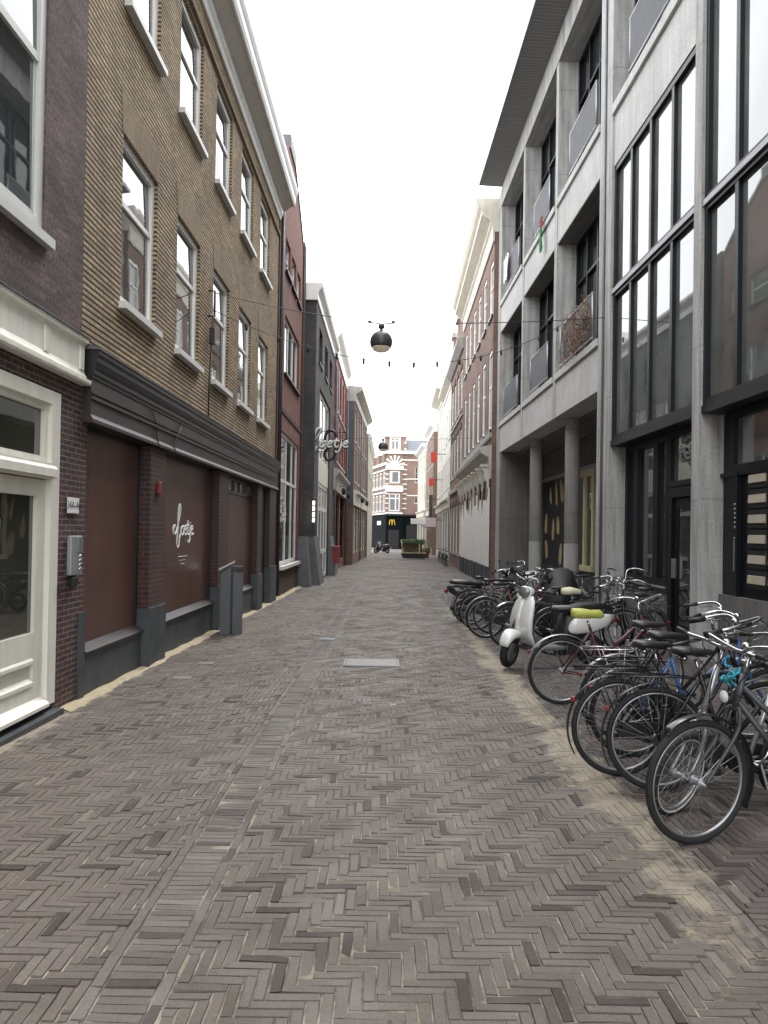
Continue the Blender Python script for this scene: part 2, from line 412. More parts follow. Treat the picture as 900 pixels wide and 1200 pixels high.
# ------------------------------------------------------------------ buildings
class Bld:
    """facade frame: u runs along the street (away from the viewer), w points out into the street, z up. s=+1 left side, -1 right side."""
    def __init__(b, name, label, s, x0, a, u0, cat='building', group=None):
        b.s = s; b.u0 = u0
        b.o = thing(name, label, cat, (x0+a*u0, u0, 0), -math.atan(a), group)
    def P(b, u, w, z): return (b.s*w, u-b.u0, z)
    def box(b, mb, u0, u1, z0, z1, w0, w1): return mb.box(b.s*w0, b.s*w1, u0-b.u0, u1-b.u0, z0, z1)
    def prism(b, mb, pts, w0, w1):     # outline in (u, z), extruded in w
        return mb.prism(pts, lambda u, z, t: b.P(u, t, z), w0, w1)
    def run(b, mb, prof, u0, u1):      # outline in (w, z), extruded along u
        return mb.prism(prof, lambda w, z, t: b.P(t, w, z), u0, u1)
    def part(b, name, mat, parent=None, **kw):
        return _Part(b, name, mat, parent or b.o, kw)
    def wall(b, mat, u0, u1, z0, z1, ops, depth=.14, body=6., name='wall', w=0., shell=True):
        mb = MB(); E = sorted({u0, u1}|{x for o in ops for x in o[:2]}); Z = sorted({z0, z1}|{x for o in ops for x in o[2:4]})
        for i in range(len(E)-1):
            for j in range(len(Z)-1):
                uc, zc = (E[i]+E[i+1])/2, (Z[j]+Z[j+1])/2
                if any(o[0] < uc < o[1] and o[2] < zc < o[3] for o in ops): continue
                mb.quad(b.P(E[i], w, Z[j]), b.P(E[i+1], w, Z[j]), b.P(E[i+1], w, Z[j+1]), b.P(E[i], w, Z[j+1]))
        for o in ops:
            a, c, d, e = o[:4]
            for q in (((a, d), (a, e)), ((c, d), (c, e)), ((a, d), (c, d)), ((a, e), (c, e))):
                (p0, q0), (p1, q1) = q
                mb.quad(b.P(p0, w, q0), b.P(p1, w, q1), b.P(p1, w-depth, q1), b.P(p0, w-depth, q0))
            mb.quad(b.P(a, w-depth, d), b.P(c, w-depth, d), b.P(c, w-depth, e), b.P(a, w-depth, e))
        if shell:
            for u in (u0, u1): mb.quad(b.P(u, w, z0), b.P(u, w-body, z0), b.P(u, w-body, z1), b.P(u, w, z1))
            mb.quad(b.P(u0, w, z1), b.P(u1, w, z1), b.P(u1, w-body, z1), b.P(u0, w-body, z1))
            mb.quad(b.P(u0, w-body, z0), b.P(u1, w-body, z0), b.P(u1, w-body, z1), b.P(u0, w-body, z1))
        ob = mb.build(name, mat, b.o, fix=False); return ob
    def window(b, u0, u1, z0, z1, w=-.07, frame='white_paint', pane='glass_old', cols=(), rows=(), fw=.06, bw=.035, sill='white_paint', proj=.06, name='window', sash=False, sill_h=.06, tilt=0., pane_mat2=None, label=None, th=.06):
        mb = MB(); B = b.box
        B(mb, u0, u1, z0, z0+fw, w-th, w); B(mb, u0, u1, z1-fw, z1, w-th, w)
        B(mb, u0, u0+fw, z0+fw, z1-fw, w-th, w); B(mb, u1-fw, u1, z0+fw, z1-fw, w-th, w)
        U = [u0+fw]+[u0+(u1-u0)*c for c in cols]+[u1-fw]; Zs = [z0+fw]+[z0+(z1-z0)*r for r in rows]+[z1-fw]
        for c in U[1:-1]: B(mb, c-bw/2, c+bw/2, z0+fw, z1-fw, w-th, w-.006)
        for r in Zs[1:-1]:
            for i in range(len(U)-1):
                B(mb, U[i]+(bw/2 if i else 0), U[i+1]-(bw/2 if i < len(U)-2 else 0), r-bw/2, r+bw/2, w-th, w-.010)
        if sash and len(Zs) > 2:      # the lower sash sits behind the upper one
            zr = Zs[1]
            B(mb, u0+fw, u0+fw+.035, z0+fw, zr-bw/2, w-th-.01, w-.03); B(mb, u1-fw-.035, u1-fw, z0+fw, zr-bw/2, w-th-.01, w-.03)
            B(mb, u0+fw+.035, u1-fw-.035, z0+fw, z0+fw+.05, w-th-.01, w-.03)
        f = mb.build(name, frame, b.o)
        if label: f['label'] = label
        if tilt and rows:      # old sash panes, leaned back on purpose so they mirror more sky
            zr = z0+(z1-z0)*rows[0]; g0 = w-.03
            for za, zb_, tl in ((zr, z1-fw*.6, tilt), (z0+fw*.6, zr, tilt*.45)):
                pb = MB(); b.run(pb, [(g0-.012, za), (g0, za), (g0-tl, zb_), (g0-tl-.012, zb_)], u0+fw*.6, u1-fw*.6); pb.build('pane', pane, f)
        else:
            pb = MB(); B(pb, u0+fw*.6, u1-fw*.6, z0+fw*.6, z1-fw*.6, w-th*.8, w-th*.8+.012); pb.build('pane', pane, f)
        if sill:
            sb = MB(); B(sb, u0-.05, u1+.05, z0-sill_h, z0-.002, w-th-.01, proj); sb.build('sill', sill, f)
        return f
class _Part:
    def __init__(p, b, name, mat, parent, kw): p.b, p.name, p.mat, p.parent, p.mb = b, name, mat, parent, MB()
    def __enter__(p): return p
    def box(p, *a): p.b.box(p.mb, *a); return p
    def run(p, *a): p.b.run(p.mb, *a); return p
    def prism(p, *a): p.b.prism(p.mb, *a); return p
    def __exit__(p, *e):
        if e[0] is None: p.ob = p.mb.build(p.name, p.mat, p.parent)
# ================================================================== LEFT SIDE
XL, AL = -3.10, .010
# ---- A: purple brick house with the white shop cornice
A = Bld('brick_house', 'purple brick house with white shop cornice and white glazed door at left edge', 1, XL, AL, 7.0)
A.wall('purple_brick', -6, 7.58, 3.28, 11.8, [(4.9, 6.72, 4.2, 7.5), (.9, 2.8, 4.2, 7.5), (-3, -1.1, 4.2, 7.5), (4.9, 6.72, 8.4, 11.2), (.9, 2.8, 8.4, 11.2)], depth=.13)
A.wall('entry_brick', -6, 7.76, -.3, 3.28, [(5.62, 7.12, -.05, 2.9), (1.2, 5.0, .5, 2.9), (-5, -.5, .5, 2.9)], depth=.11, name='ground_floor_wall', body=5.9, w=.004)
for u0 in (4.9, .9, -3):
    A.window(u0, u0+1.85 if u0 > 0 else -1.1, 4.2, 7.5, w=-.02, frame='grey_paint', sill='grey_paint', rows=(.46,), fw=.13, bw=.07, sash=True, pane='glass_old', proj=.07, sill_h=.09, tilt=.03)
for u0 in (4.9, .9):
    A.window(u0, u0+1.85, 8.4, 11.2, w=-.02, frame='grey_paint', sill='grey_paint', rows=(.46,), fw=.13, bw=.07, sash=True, proj=.07)
with A.part('shop_cornice', 'cream_paint') as p:
    p.box(-6, 7.52, 3.10, 3.50, .006, .045)
    p.run([(.045, 3.10), (.075, 3.10), (.075, 3.13), (.06, 3.15), (.045, 3.19)], -6, 7.54)
    p.run([(.006, 3.05), (.10, 3.05), (.11, 3.07), (.11, 3.098), (.006, 3.098)], -6, 7.58)
    p.run([(.045, 3.42), (.07, 3.45), (.09, 3.46), (.09, 3.50), (.045, 3.50)], -6, 7.54)
    for u in (7.47, 6.72, 4.6, 2.5): p.box(u-.045, u+.045, 3.19, 3.42, .045, .06)
with A.part('cornice_flashing', 'lead') as p: p.run([(.006, 3.502), (.105, 3.502), (.105, 3.515), (.006, 3.56)], -6, 7.56)
with A.part('doorstep', 'bluestone') as p: p.box(5.5, 7.12, -.3, -.02, -.1, .10)
fr = None
with A.part('door_frame', 'cream_paint') as p:
    p.box(6.93, 7.10, .04, 2.88, -.10, .02); p.box(5.62, 5.78, .04, 2.88, -.10, .02)
    p.box(5.78, 6.93, 2.76, 2.88, -.10, .02); p.box(5.78, 6.93, 2.08, 2.22, -.10, .05)
    p.run([(.05, 2.10), (.075, 2.10), (.075, 2.17), (.05, 2.2)], 5.74, 6.95)
    p.box(6.87, 6.93, 2.22, 2.76, -.08, -.02); p.box(5.78, 5.84, 2.22, 2.76, -.08, -.02)
    p.box(5.84, 6.87, 2.22, 2.28, -.08, -.02); p.box(5.84, 6.87, 2.70, 2.76, -.08, -.02)
with A.part('transom_pane', 'glass_shop', p.ob) as q: q.box(5.82, 6.89, 2.26, 2.72, -.07, -.06)
with A.part('door', 'cream_paint') as p:
    p.box(6.76, 6.92, .13, 2.07, -.09, -.03); p.box(5.79, 5.95, .13, 2.07, -.09, -.03)
    p.box(5.95, 6.76, 1.92, 2.07, -.09, -.03); p.box(5.95, 6.76, .48, .72, -.09, -.03); p.box(5.95, 6.76, .13, .28, -.09, -.03)
    p.box(5.95, 6.76, .28, .48, -.085, -.06)
    p.run([(-.06, .44), (-.015, .45), (-.015, .48), (-.03, .50), (-.06, .50)], 5.97, 6.74)
    p.run([(-.06, .26), (-.015, .26), (-.015, .29), (-.06, .32)], 5.97, 6.74)
    p.run([(-.10, .04), (.05, .04), (.05, .07), (-.03, .13), (-.10, .13)], 5.79, 6.925)
door = p.ob
with A.part('pane', 'glass_shop', door) as q: q.box(5.93, 6.78, .70, 1.94, -.075, -.06)
with A.part('notice', 'sign_white', door) as q: q.box(6.03, 6.19, 1.50, 1.71, -.059, -.056)
with A.part('handle', 'steel', door) as q: q.mb.tube([A.P(5.84, -.03, 1.1), A.P(5.84, .02, 1.1), A.P(5.93, .02, 1.1)], .011)
with A.part('plinth_block', 'bluestone') as p: p.box(7.62, 7.775, -.3, .80, .006, .022)
with A.part('hinge', 'plastic_black') as p: p.box(7.11, 7.135, 1.02, 1.12, .005, .035)

# house number plate and intercom are fixed to the wall of A but are things of their own
t = thing('number_plate', 'small white enamel house number plate on the brick pier beside the white door', 'house number', (XL+AL*7.4+.02, 7.42, 1.86), -math.atan(AL))
MB().rbox(-.006, .006, -.13, .13, -.075, .075, .004).build('plate', 'sign_white', t)
vs, fs = text_mesh('34A-46', .105, .001)
MB().add([(.008, v.x*-1*-1, v.y) for v in vs], fs).build('digits', 'letter_blue', t, fix=False)
t = thing('intercom', 'grey metal intercom box with round buttons below the house number', 'intercom', (XL+AL*7.4+.01, 7.44, 1.38), -math.atan(AL))
MB().rbox(0, .05, -.13, .13, -.19, .19, .01).build('housing', 'alu_dull', t)
MB().box(.051, .058, .02, .12, .03, .17).build('name_panel', 'alu', t)
for k in range(4):
    MB().lathe([(0, .012), (.016, .012), (.018, 0)], (.05, .07, -.01-.042*k), (1, 0, 0), 10).build('button', 'chrome', t)
MB().rbox(-.005, .05, -.07, .04, -.30, -.21, .008).build('key_box', 'plastic_black', t)

# ---- B: long tan brick house with the closed restaurant front
B_ = Bld('restaurant_house', 'long tan ribbed brick house above a dark shopfront with brown panels', 1, XL, AL, 14)
us = [8.62, 10.82, 13.02, 15.22, 17.45]
ops = [(u, u+1.27, 4.2, 6.12) for u in us]+[(u, u+1.27, 7.62, 9.32) for u in us]
B_.wall('tan_brick', 7.582, 20.2, 2.71, 10.1, ops, depth=.14)
for u in us:
    B_.window(u, u+1.27, 4.2, 6.12, w=-.045, rows=(.62,), fw=.085, bw=.06, sash=True, sill='grey_paint', frame='white_paint', proj=.09, sill_h=.08, pane='glass_old', tilt=.022)
    B_.window(u, u+1.27, 7.62, 9.32, w=-.045, rows=(.58,), fw=.085, bw=.06, sash=True, sill='grey_paint', frame='white_paint', proj=.09, sill_h=.08, pane='glass_old', tilt=.022)
    with B_.part('lintel', 'tan_soldier') as p:
        p.prism([(u-.03, 6.124), (u+1.30, 6.124), (u+1.36, 6.58), (u-.09, 6.58)], .001, .006)
with B_.part('string_course', 'tan_soldier') as p: p.box(7.6, 20.18, 9.42, 9.50, .001, .05)
with B_.part('roof_cornice', 'white_paint') as p:
    p.run([(.34, 10.28), (.38, 10.28), (.41, 10.36), (.41, 10.5), (.43, 10.54), (.46, 10.62), (.46, 10.74), (.42, 10.76), (.34, 10.76)], 7.6, 20.35)
    p.run([(.002, 9.86), (.04, 9.86), (.07, 9.94), (.10, 9.98), (.10, 10.12), (.002, 10.12)], 7.6, 20.2)
with B_.part('soffit', 'soffit_taupe') as p: p.run([(-.1, 10.13), (.10, 10.13), (.335, 10.30), (.335, 10.34), (-.1, 10.2)], 7.6, 20.34)
with B_.part('roof', 'slate') as p: p.run([(.335, 10.76), (-3.2, 12.6), (-6, 10.76), (-6, 10.14), (-.12, 10.21), (.335, 10.36)], 7.6, 20.3)
# shopfront
with B_.part('fascia', 'plum_paint') as p:
    p.box(7.62, 20.15, 2.70, 3.14, .002, .09)
    p.run([(.09, 2.93), (.11, 2.93), (.11, 2.96), (.09, 2.965)], 7.62, 20.17)
    p.run([(.09, 2.99), (.105, 2.99), (.105, 3.005), (.09, 3.01)], 7.62, 20.17)
    p.run([(.09, 2.70), (.115, 2.70), (.115, 2.735), (.10, 2.76), (.09, 2.78)], 7.62, 20.17)
with B_.part('shop_cornice', 'dark_paint') as p:
    p.run([(.002, 3.145), (.10, 3.145), (.10, 3.17), (.115, 3.19), (.115, 3.23), (.13, 3.25), (.145, 3.31), (.145, 3.36), (.165, 3.38), (.165, 3.42), (.002, 3.42)], 7.62, 20.2)
with B_.part('flashing', 'lead') as p: p.run([(.002, 3.424), (.175, 3.424), (.175, 3.437), (.002, 3.50)], 7.60, 20.22)
with B_.part('back_wall', 'dark_paint') as p: p.box(7.76, 20.15, -.3, 2.69, -.5, -.18)
for (a, b) in ((9.62, 10.26), (13.46, 14.26), (17.35, 17.95)):
    with B_.part('pilaster', 'dark_brick') as p: p.box(a, b, .66, 2.69, -.17, .07)
    with B_.part('pilaster_base', 'bluestone') as p: p.box(a-.03, b+.03, -.35, .655, -.17, .10)
with B_.part('corner_pier', 'plum_paint') as p: p.box(19.15, 20.1, .75, 2.69, -.17, .06)
with B_.part('pier_base', 'bluestone') as p: p.box(19.2, 20.15, -.35, .745, -.17, .10)
pan = []
for (a, b, zt) in ((7.80, 9.58, 2.66), (10.30, 13.42, 2.66), (14.30, 17.31, 2.36)):
    with B_.part('panel', 'brown_panel') as p: p.box(a+.04, b-.04, .45, zt, -.16, -.09)
    pan.append(p.ob)
    with B_.part('panel_frame', 'dark_paint') as p:
        p.box(a, a+.04, .42, 2.68, -.16, -.06); p.box(b-.04, b, .42, 2.68, -.16, -.06); p.box(a+.04, b-.04, zt, zt+.025, -.16, -.06)
    with B_.part('panel_sill', 'plum_paint') as p: p.run([(-.17, .36), (.03, .36), (.03, .385), (-.08, .45), (-.17, .45)], a, b)
    with B_.part('plinth', 'bluestone') as p: p.box(a, b, -.35, .355, -.17, .0)
with B_.part('transom_window', 'frame_grey') as p:
    p.box(14.34, 17.27, 2.39, 2.43, -.15, -.08); p.box(14.34, 17.27, 2.64, 2.68, -.15, -.08)
    for k in range(6): p.box(14.34+k*.578, 14.34+k*.578+.04, 2.43, 2.64, -.15, -.08)
tw = p.ob
for k in range(5):
    with B_.part('pane', 'glass_curtain', tw) as p: p.box(14.38+k*.578, 14.34+(k+1)*.578, 2.43, 2.64, -.13, -.12)
with B_.part('fascia_underside', 'dark_paint') as p: p.box(7.62, 20.18, 2.691, 2.708, -.5, -.002)
with B_.part('side_door', 'dark_paint') as p: p.box(18.35, 19.12, -.2, 2.68, -.16, -.06)
with B_.part('side_door_frame', 'cream_paint') as p: p.box(17.98, 18.16, -.2, 2.68, -.15, .03); p.box(18.16, 18.35, 2.2, 2.68, -.15, -.03)
with B_.part('alarm_box', 'red_plastic') as p: p.mb.rbox(.071, .11, 9.86-14, 9.98-14, 2.10, 2.26, .012)
# painted script logo on the middle panel
STR = {
 'L': [(.42,.62),(.18,.86),(-.06,.62),(.0,.2),(.28,.12),(.58,.5),(.86,1.1),(1.12,1.85),(1.2,2.45),(1.05,2.75),(.86,2.45),(.78,1.7),(.72,.7),(.62,-.2),(.60,-.75),(.78,-1.1),(.98,-.85),(1.04,-.3),(1.16,.1)],
 'o': [(1.62,.82),(1.38,.62),(1.32,.25),(1.46,.0),(1.68,.06),(1.80,.4),(1.72,.74),(1.62,.82),(1.82,.78)],
 'e': [(2.0,.42),(2.24,.55),(2.26,.78),(2.1,.84),(1.98,.6),(1.96,.25),(2.1,.02),(2.34,.12)],
 't': [(2.62,1.35),(2.56,.7),(2.56,.2),(2.68,.02),(2.86,.12)], 'tb': [(2.38,.88),(2.86,.94)],
 'j': [(3.08,.82),(3.06,.2),(3.02,-.4),(2.86,-.72),(2.66,-.55)], 'jd': [(3.08,1.12),(3.10,1.2)],
 'e2': [(3.3,.42),(3.54,.55),(3.56,.78),(3.4,.84),(3.28,.6),(3.26,.25),(3.4,.02),(3.68,.14)]}
def script(fn, r):
    mb = MB()
    for k, pts in STR.items():
        P = crom([(x, y, 0) for x, y in pts], 5); n = len(P)
        rr = [r*(.62+.6*abs(math.sin(2.2*PI*i/max(n-1, 1)+.6))) if k == 'L' else r*(.8+.35*abs(math.sin(PI*1.5*i/max(n-1, 1)))) for i in range(n)]
        mb.tube([fn(q.x, q.y) for q in P], rr, 6)
    return mb
k_ = .205
script(lambda x, y: B_.P(11.22+x*.30, -.087, 1.56+y*.168), .015).build('painted_logo', 'letter_white', pan[1])
mb = MB(); 
for (ua, ub, z, h) in ((11.50, 12.0, 1.23, .014), (11.58, 11.92, 1.175, .008), (11.64, 11.86, 1.12, .008)): B_.box(mb, ua, ub, z, z+h, -.089, -.086)
mb.build('painted_logo', 'letter_white', pan[1])
with B_.part('loose_cable', 'plastic_black') as p:
    for (ua, ub) in ((9.55, 9.75), (10.9, 10.5)):
        p.mb.tube([B_.P(ua, .10, 3.14), B_.P((ua+ub)/2, .105, 2.98), B_.P(ub, .10, 2.80), B_.P(ub+.05, .12, 2.70)], .007, 5)
# wall bracket with the span cable fittings
with B_.part('cable_bracket', 'plastic_black') as p:
    u = 12.72
    p.mb.tube([B_.P(u, .0, 5.62), B_.P(u, .10, 5.62), B_.P(u, .10, 5.20), B_.P(u, 0, 5.20)], .018)
    p.mb.rbox(.03, .12, u-14-.06, u-14+.06, 4.72, 5.0, .015)
    p.mb.tube([B_.P(u, .07, 5.2), B_.P(u, .06, 4.95), B_.P(u, .03, 4.1), B_.P(u, .03, 3.5)], .012)

# ---- C: red brick gabled house
Cc = Bld('gabled_house', 'tall red brick gabled house with a large white shop window next to the tan house', 1, -2.98, .002, 23)
opsC = [(21.9, 23.0, 9.12, 10.1), (23.3, 24.45, 9.12, 10.1), (24.72, 25.72, 9.12, 10.1), (22.0, 25.6, 6.2, 7.9), (21.45, 25.9, .65, 4.5)]
Cc.wall('red_brick', 20.42, 26.3, -.4, 11.3, opsC, depth=.16)
for o in opsC[:3]: Cc.window(*o, w=-.07, cols=(), rows=(.5,), sill='dark_paint', proj=.08)
Cc.window(*opsC[3], w=-.07, cols=(.36, .68), sill='dark_paint', proj=.08, fw=.09, bw=.1)
Cc.window(*opsC[4], w=-.05, cols=(.40, .72), rows=(.64,), fw=.1, bw=.09, sill='white_paint', proj=.14, sill_h=.1, pane='glass_dark')
with Cc.part('stall_riser', 'dark_brick') as p: p.box(21.45, 25.9, -.4, .54, .003, .035)
with Cc.part('gable', 'red_brick') as p: p.prism([(20.42, 11.302), (26.3, 11.302), (25.2, 12.0), (23.6, 12.85), (22.2, 12.85), (20.42, 11.8)], -.3, .0)
with Cc.part('gable_coping', 'slab_grey') as p:
    p.prism([(23.72, 12.86), (25.24, 12.02), (26.36, 11.3), (26.46, 11.38), (25.3, 12.12), (23.72, 12.98)], -.34, .03)
    p.box(22.3, 23.7, 12.86, 13.25, -.34, .04)
with Cc.part('roof', 'roof_tile') as p: p.prism([(20.42, 11.31), (26.2, 11.31), (25.1, 11.95), (23.5, 12.75), (22.2, 12.75), (20.42, 11.7)], -6, -.31)
with Cc.part('pier', 'dark_brick') as p: p.box(20.22, 20.42, -.3, 11.2, -.5, .07); p.box(26.3, 26.95, -.3, 11.6, -.5, .05)
with Cc.part('downpipe', 'plum_paint') as p: p.mb.tube([Cc.P(20.62, .09, 11.2), Cc.P(20.62, .09, -.1)], .055)
with Cc.part('brick_band', 'dark_brick') as p: p.box(20.62, 26.3, 5.0, 5.12, .002, .03)
# ---- D: dark grey brick house with the tall white window
D = Bld('grey_brick_house', 'dark grey brick house with white roof cornice and a tall white window strip', 1, -2.65, .005, 30)
opsD = [(28.4, 29.8, 7.95, 9.25), (31.0, 32.5, 7.95, 9.25), (33.5, 34.9, 7.95, 9.25), (28.9, 34.3, -.25, 7.1)]
D.wall('grey_brick', 27.2, 36.7, -.4, 9.86, opsD, depth=.2)
for o in opsD[:3]: D.window(*o, w=-.12, frame='dark_paint', pane='glass_dark', sill='dark_paint', proj=.05, cols=(.5,))
D.window(28.9, 34.3, 4.45, 7.1, w=-.08, cols=(.25, .5, .75), rows=(.3,), fw=.13, bw=.13, sill=False, pane='glass_curtain')
D.window(28.9, 34.3, -.25, 3.55, w=-.08, cols=(.25, .5, .75), rows=(.28, .74,), fw=.13, bw=.16, sill=False, pane='glass_curtain')
with D.part('infill_panel', 'cream_paint') as p: p.box(28.9, 34.3, 3.56, 4.44, -.18, -.06)
for (a, b) in ((27.1, 28.85), (34.35, 36.7)):
    with D.part('battered_plinth', 'slab_grey') as p: p.run([(-.2, -.4), (.32, -.4), (.06, 1.45), (-.2, 1.45)], a, b)
with D.part('cornice', 'white_paint') as p:
    p.run([(-6, 9.862), (.04, 9.862), (.05, 9.9), (.05, 10.12), (.09, 10.16), (.09, 10.2), (.18, 10.28), (.22, 10.36), (.22, 10.46), (-6, 10.46)], 27.1, 36.7)
for z in (2.05, 2.25, 2.45, 2.65):
    mb = MB(); mb.lathe([(0, -.07), (.04, -.07), (.04, .07), (0, .07)], (.02-.0, 27.13-30, z), (0, 0, 1), 12); mb.build('wall_lamp', 'lamp_lit', D.o)
with D.part('lamp_rail', 'plastic_black') as p: p.mb.box(-.05, .10, 27.17-30, 27.20-30, 1.5, 2.8)
# leaning stone slab buttress between C and D
t = thing('stone_slab', 'narrow grey stone slab leaning against the pier between red and grey houses', 'stone slab', (-2.62, 26.0, gz(26)))
MB().prism([(-.30, 0), (.16, 0), (-.02, 1.7), (-.30, 1.7)], lambda x, z, t_: (x, t_, z), 0, .75).build('slab', 'slab_grey', t)
# ---- E: red house with shutters
E_ = Bld('shuttered_house', 'narrow red brick house with long red shutters and a white cornice over a dark shop', 1, -2.65, .005, 41)
opsE = [(37.3+k*2.3, 38.9+k*2.3, 7.7, 9.9) for k in range(4)]+[(37.3+k*2.3, 38.9+k*2.3, 5.2, 7.2) for k in range(4)]+[(37.2, 41.5, .1, 3.6), (42.3, 46.3, .1, 3.6)]
E_.wall('red_brick', 36.72, 47, -.6, 10.3, opsE, depth=.18)
for o in opsE[:8]:
    E_.window(*o, w=-.06, frame='white_paint', cols=(.5,), rows=(.5,), fw=.1, bw=.08, pane='glass_curtain')
    for a_, b2_ in ((o[0]-.42, o[0]-.02), (o[1]+.02, o[1]+.42)):
        with E_.part('shutter', 'shutter_red') as p: p.box(a_, b2_, o[2], o[3], .003, .06)
for o in opsE[8:]: E_.window(*o, w=-.1, frame='teal_shop', pane='glass_dark', cols=(.35, .7), rows=(.2, .78), sill=False, fw=.12, bw=.12)
with E_.part('shop_fascia', 'cornice_grey') as p:
    p.run([(.003, 3.65), (.12, 3.65), (.12, 4.3), (.25, 4.45), (.32, 4.5), (.32, 4.62), (.003, 4.75)], 36.8, 46.9)
with E_.part('cornice', 'white_paint') as p:
    p.run([(-6, 10.302), (.06, 10.302), (.06, 10.9), (.12, 11.0), (.28, 11.2), (.33, 11.35), (.33, 11.5), (-6, 11.6)], 36.75, 47.1)
# red post box in front of D's end
t = thing('red_box', 'small red metal box on a post against the grey plinth', 'post box', (-2.2, 34.6, gz(34.6)))
MB().rbox(-.24, .24, -.2, .2, .55, 1.32, .03).build('box', 'red_paint', t)
MB().rbox(-.05, .05, -.05, .05, 0, .55, .01).build('post', 'zinc', t)
MB().box(-.15, .15, -.215, -.203, 1.14, 1.18).build('slot', 'plastic_black', t)
# ---- F, G: further red houses, following the bend
FA, F0 = .032, -3.42
F = Bld('red_corner_house', 'long red brick house with a pale bracketed cornice where the street bends', 1, F0, FA, 54)
opsF = [(48+k*2.6, 49.3+k*2.6, z, z+2.0) for k in range(5) for z in (4.8, 7.3)]+[(48+k*2.6, 50+k*2.6, .3, 3.2) for k in range(5)]
F.wall('brown_brick', 47.15, 61, -.8, 9.7, opsF, depth=.18)
for o in opsF[:10]: F.window(*o, w=-.06, rows=(.5,), fw=.11, bw=.08, pane='glass_curtain')
for o in opsF[10:]: F.window(*o, w=-.06, rows=(.72,), cols=(.5,), fw=.14, bw=.1, frame='cream_paint', sill=False)
with F.part('shop_fascia', 'cream_paint') as p: p.run([(.003, 3.3), (.12, 3.3), (.12, 3.9), (.3, 4.05), (.3, 4.15), (.003, 4.3)], 47.2, 60.9)
with F.part('cornice', 'cornice_grey') as p: p.run([(-.5, 9.702), (.06, 9.702), (.06, 10.15), (.2, 10.22), (.45, 10.42), (.45, 10.6), (-.5, 10.7)], 47.2, 61.1)
with F.part('roof', 'slate') as p: p.run([(-6, 9.702), (-.51, 9.702), (-.51, 10.66), (-2.5, 11.0), (-6, 11.0)], 47.16, 61)
G = Bld('pale_house', 'pale stuccoed house at the far left end of the street', 1, -1.9, .009, 68)
opsG = [(62+k*3, 63.6+k*3, z, z+2.2) for k in range(5) for z in (4.2, 6.6)]
G.wall('pale_stucco', 61.1, 77, -.8, 9.0, opsG, depth=.18)
for o in opsG: G.window(*o, w=-.06, rows=(.5,), fw=.11, bw=.08)
with G.part('cornice', 'white_paint') as p: p.run([(-6, 9.01), (.06, 9.01), (.25, 9.3), (.25, 9.5), (-6, 9.6)], 61.12, 77)

with F.part('side_cladding', 'slate') as p: p.box(47.05, 47.148, 3.4, 9.7, -1.2, -.02)
for bb, uu in ((E_, 36.9), (E_, 46.9), (F, 52.9), (F, 60.7)):
    with bb.part('downpipe', 'zinc') as p: p.mb.tube([bb.P(uu, .10, 9.6), bb.P(uu, .10, -.3)], .05, 8)
for bb, uu in ((E_, 39.6), (E_, 44.0), (F, 50.5), (F, 56.0)):
    with bb.part('wall_lantern', 'plastic_black') as p:
        p.mb.tube([bb.P(uu, .0, 4.0), bb.P(uu, .35, 4.0), bb.P(uu, .35, 3.9)], .02, 5); p.mb.lathe([(.02, .12), (.12, .05), (.10, -.2), (.04, -.24)], bb.P(uu, .35, 3.8), (0, 0, 1), 8)
# ================================================================== RIGHT SIDE
XR, AR = 4.60, -.0144
K = Bld('concrete_building', 'grey concrete and black steel apartment building with an overhanging ribbed roof', -1, XR, AR, 17)
K.u1 = 28.9
posts = [(-1.6, -1.35), (2.6, 2.85), (6.8, 7.05), (10.88, 11.12), (15.05, 15.42), (15.50, 15.86), (19.60, 19.86), (23.95, 24.20), (28.35, 28.9)]
for k, (a, b) in enumerate(posts):
    low = 4.64 if k in (6, 7) else -.4
    with K.part('concrete_post', 'concrete') as p: p.box(a, b, low, 13.84, -.62, .0)
# main body (dark back wall behind loggias and glazing)
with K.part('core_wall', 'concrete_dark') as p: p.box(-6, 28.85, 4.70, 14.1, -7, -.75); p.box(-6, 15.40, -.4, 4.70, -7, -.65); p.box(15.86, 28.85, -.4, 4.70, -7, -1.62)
# --- roof overhang and beam
with K.part('roof_beam', 'concrete') as p: p.box(-6, 28.95, 13.842, 14.54, -.74, .02)
with K.part('roof_soffit', 'soffit_ribbed') as p: p.run([(-.7, 14.542), (.02, 14.542), (.86, 14.58), (.86, 14.60), (-.7, 14.60)], -6, 28.35)
with K.part('roof_edge', 'alu_dull') as p: p.run([(.862, 14.575), (.88, 14.575), (.88, 14.68), (-7, 14.8), (-7, 14.604), (.862, 14.604)], -6, 28.37)
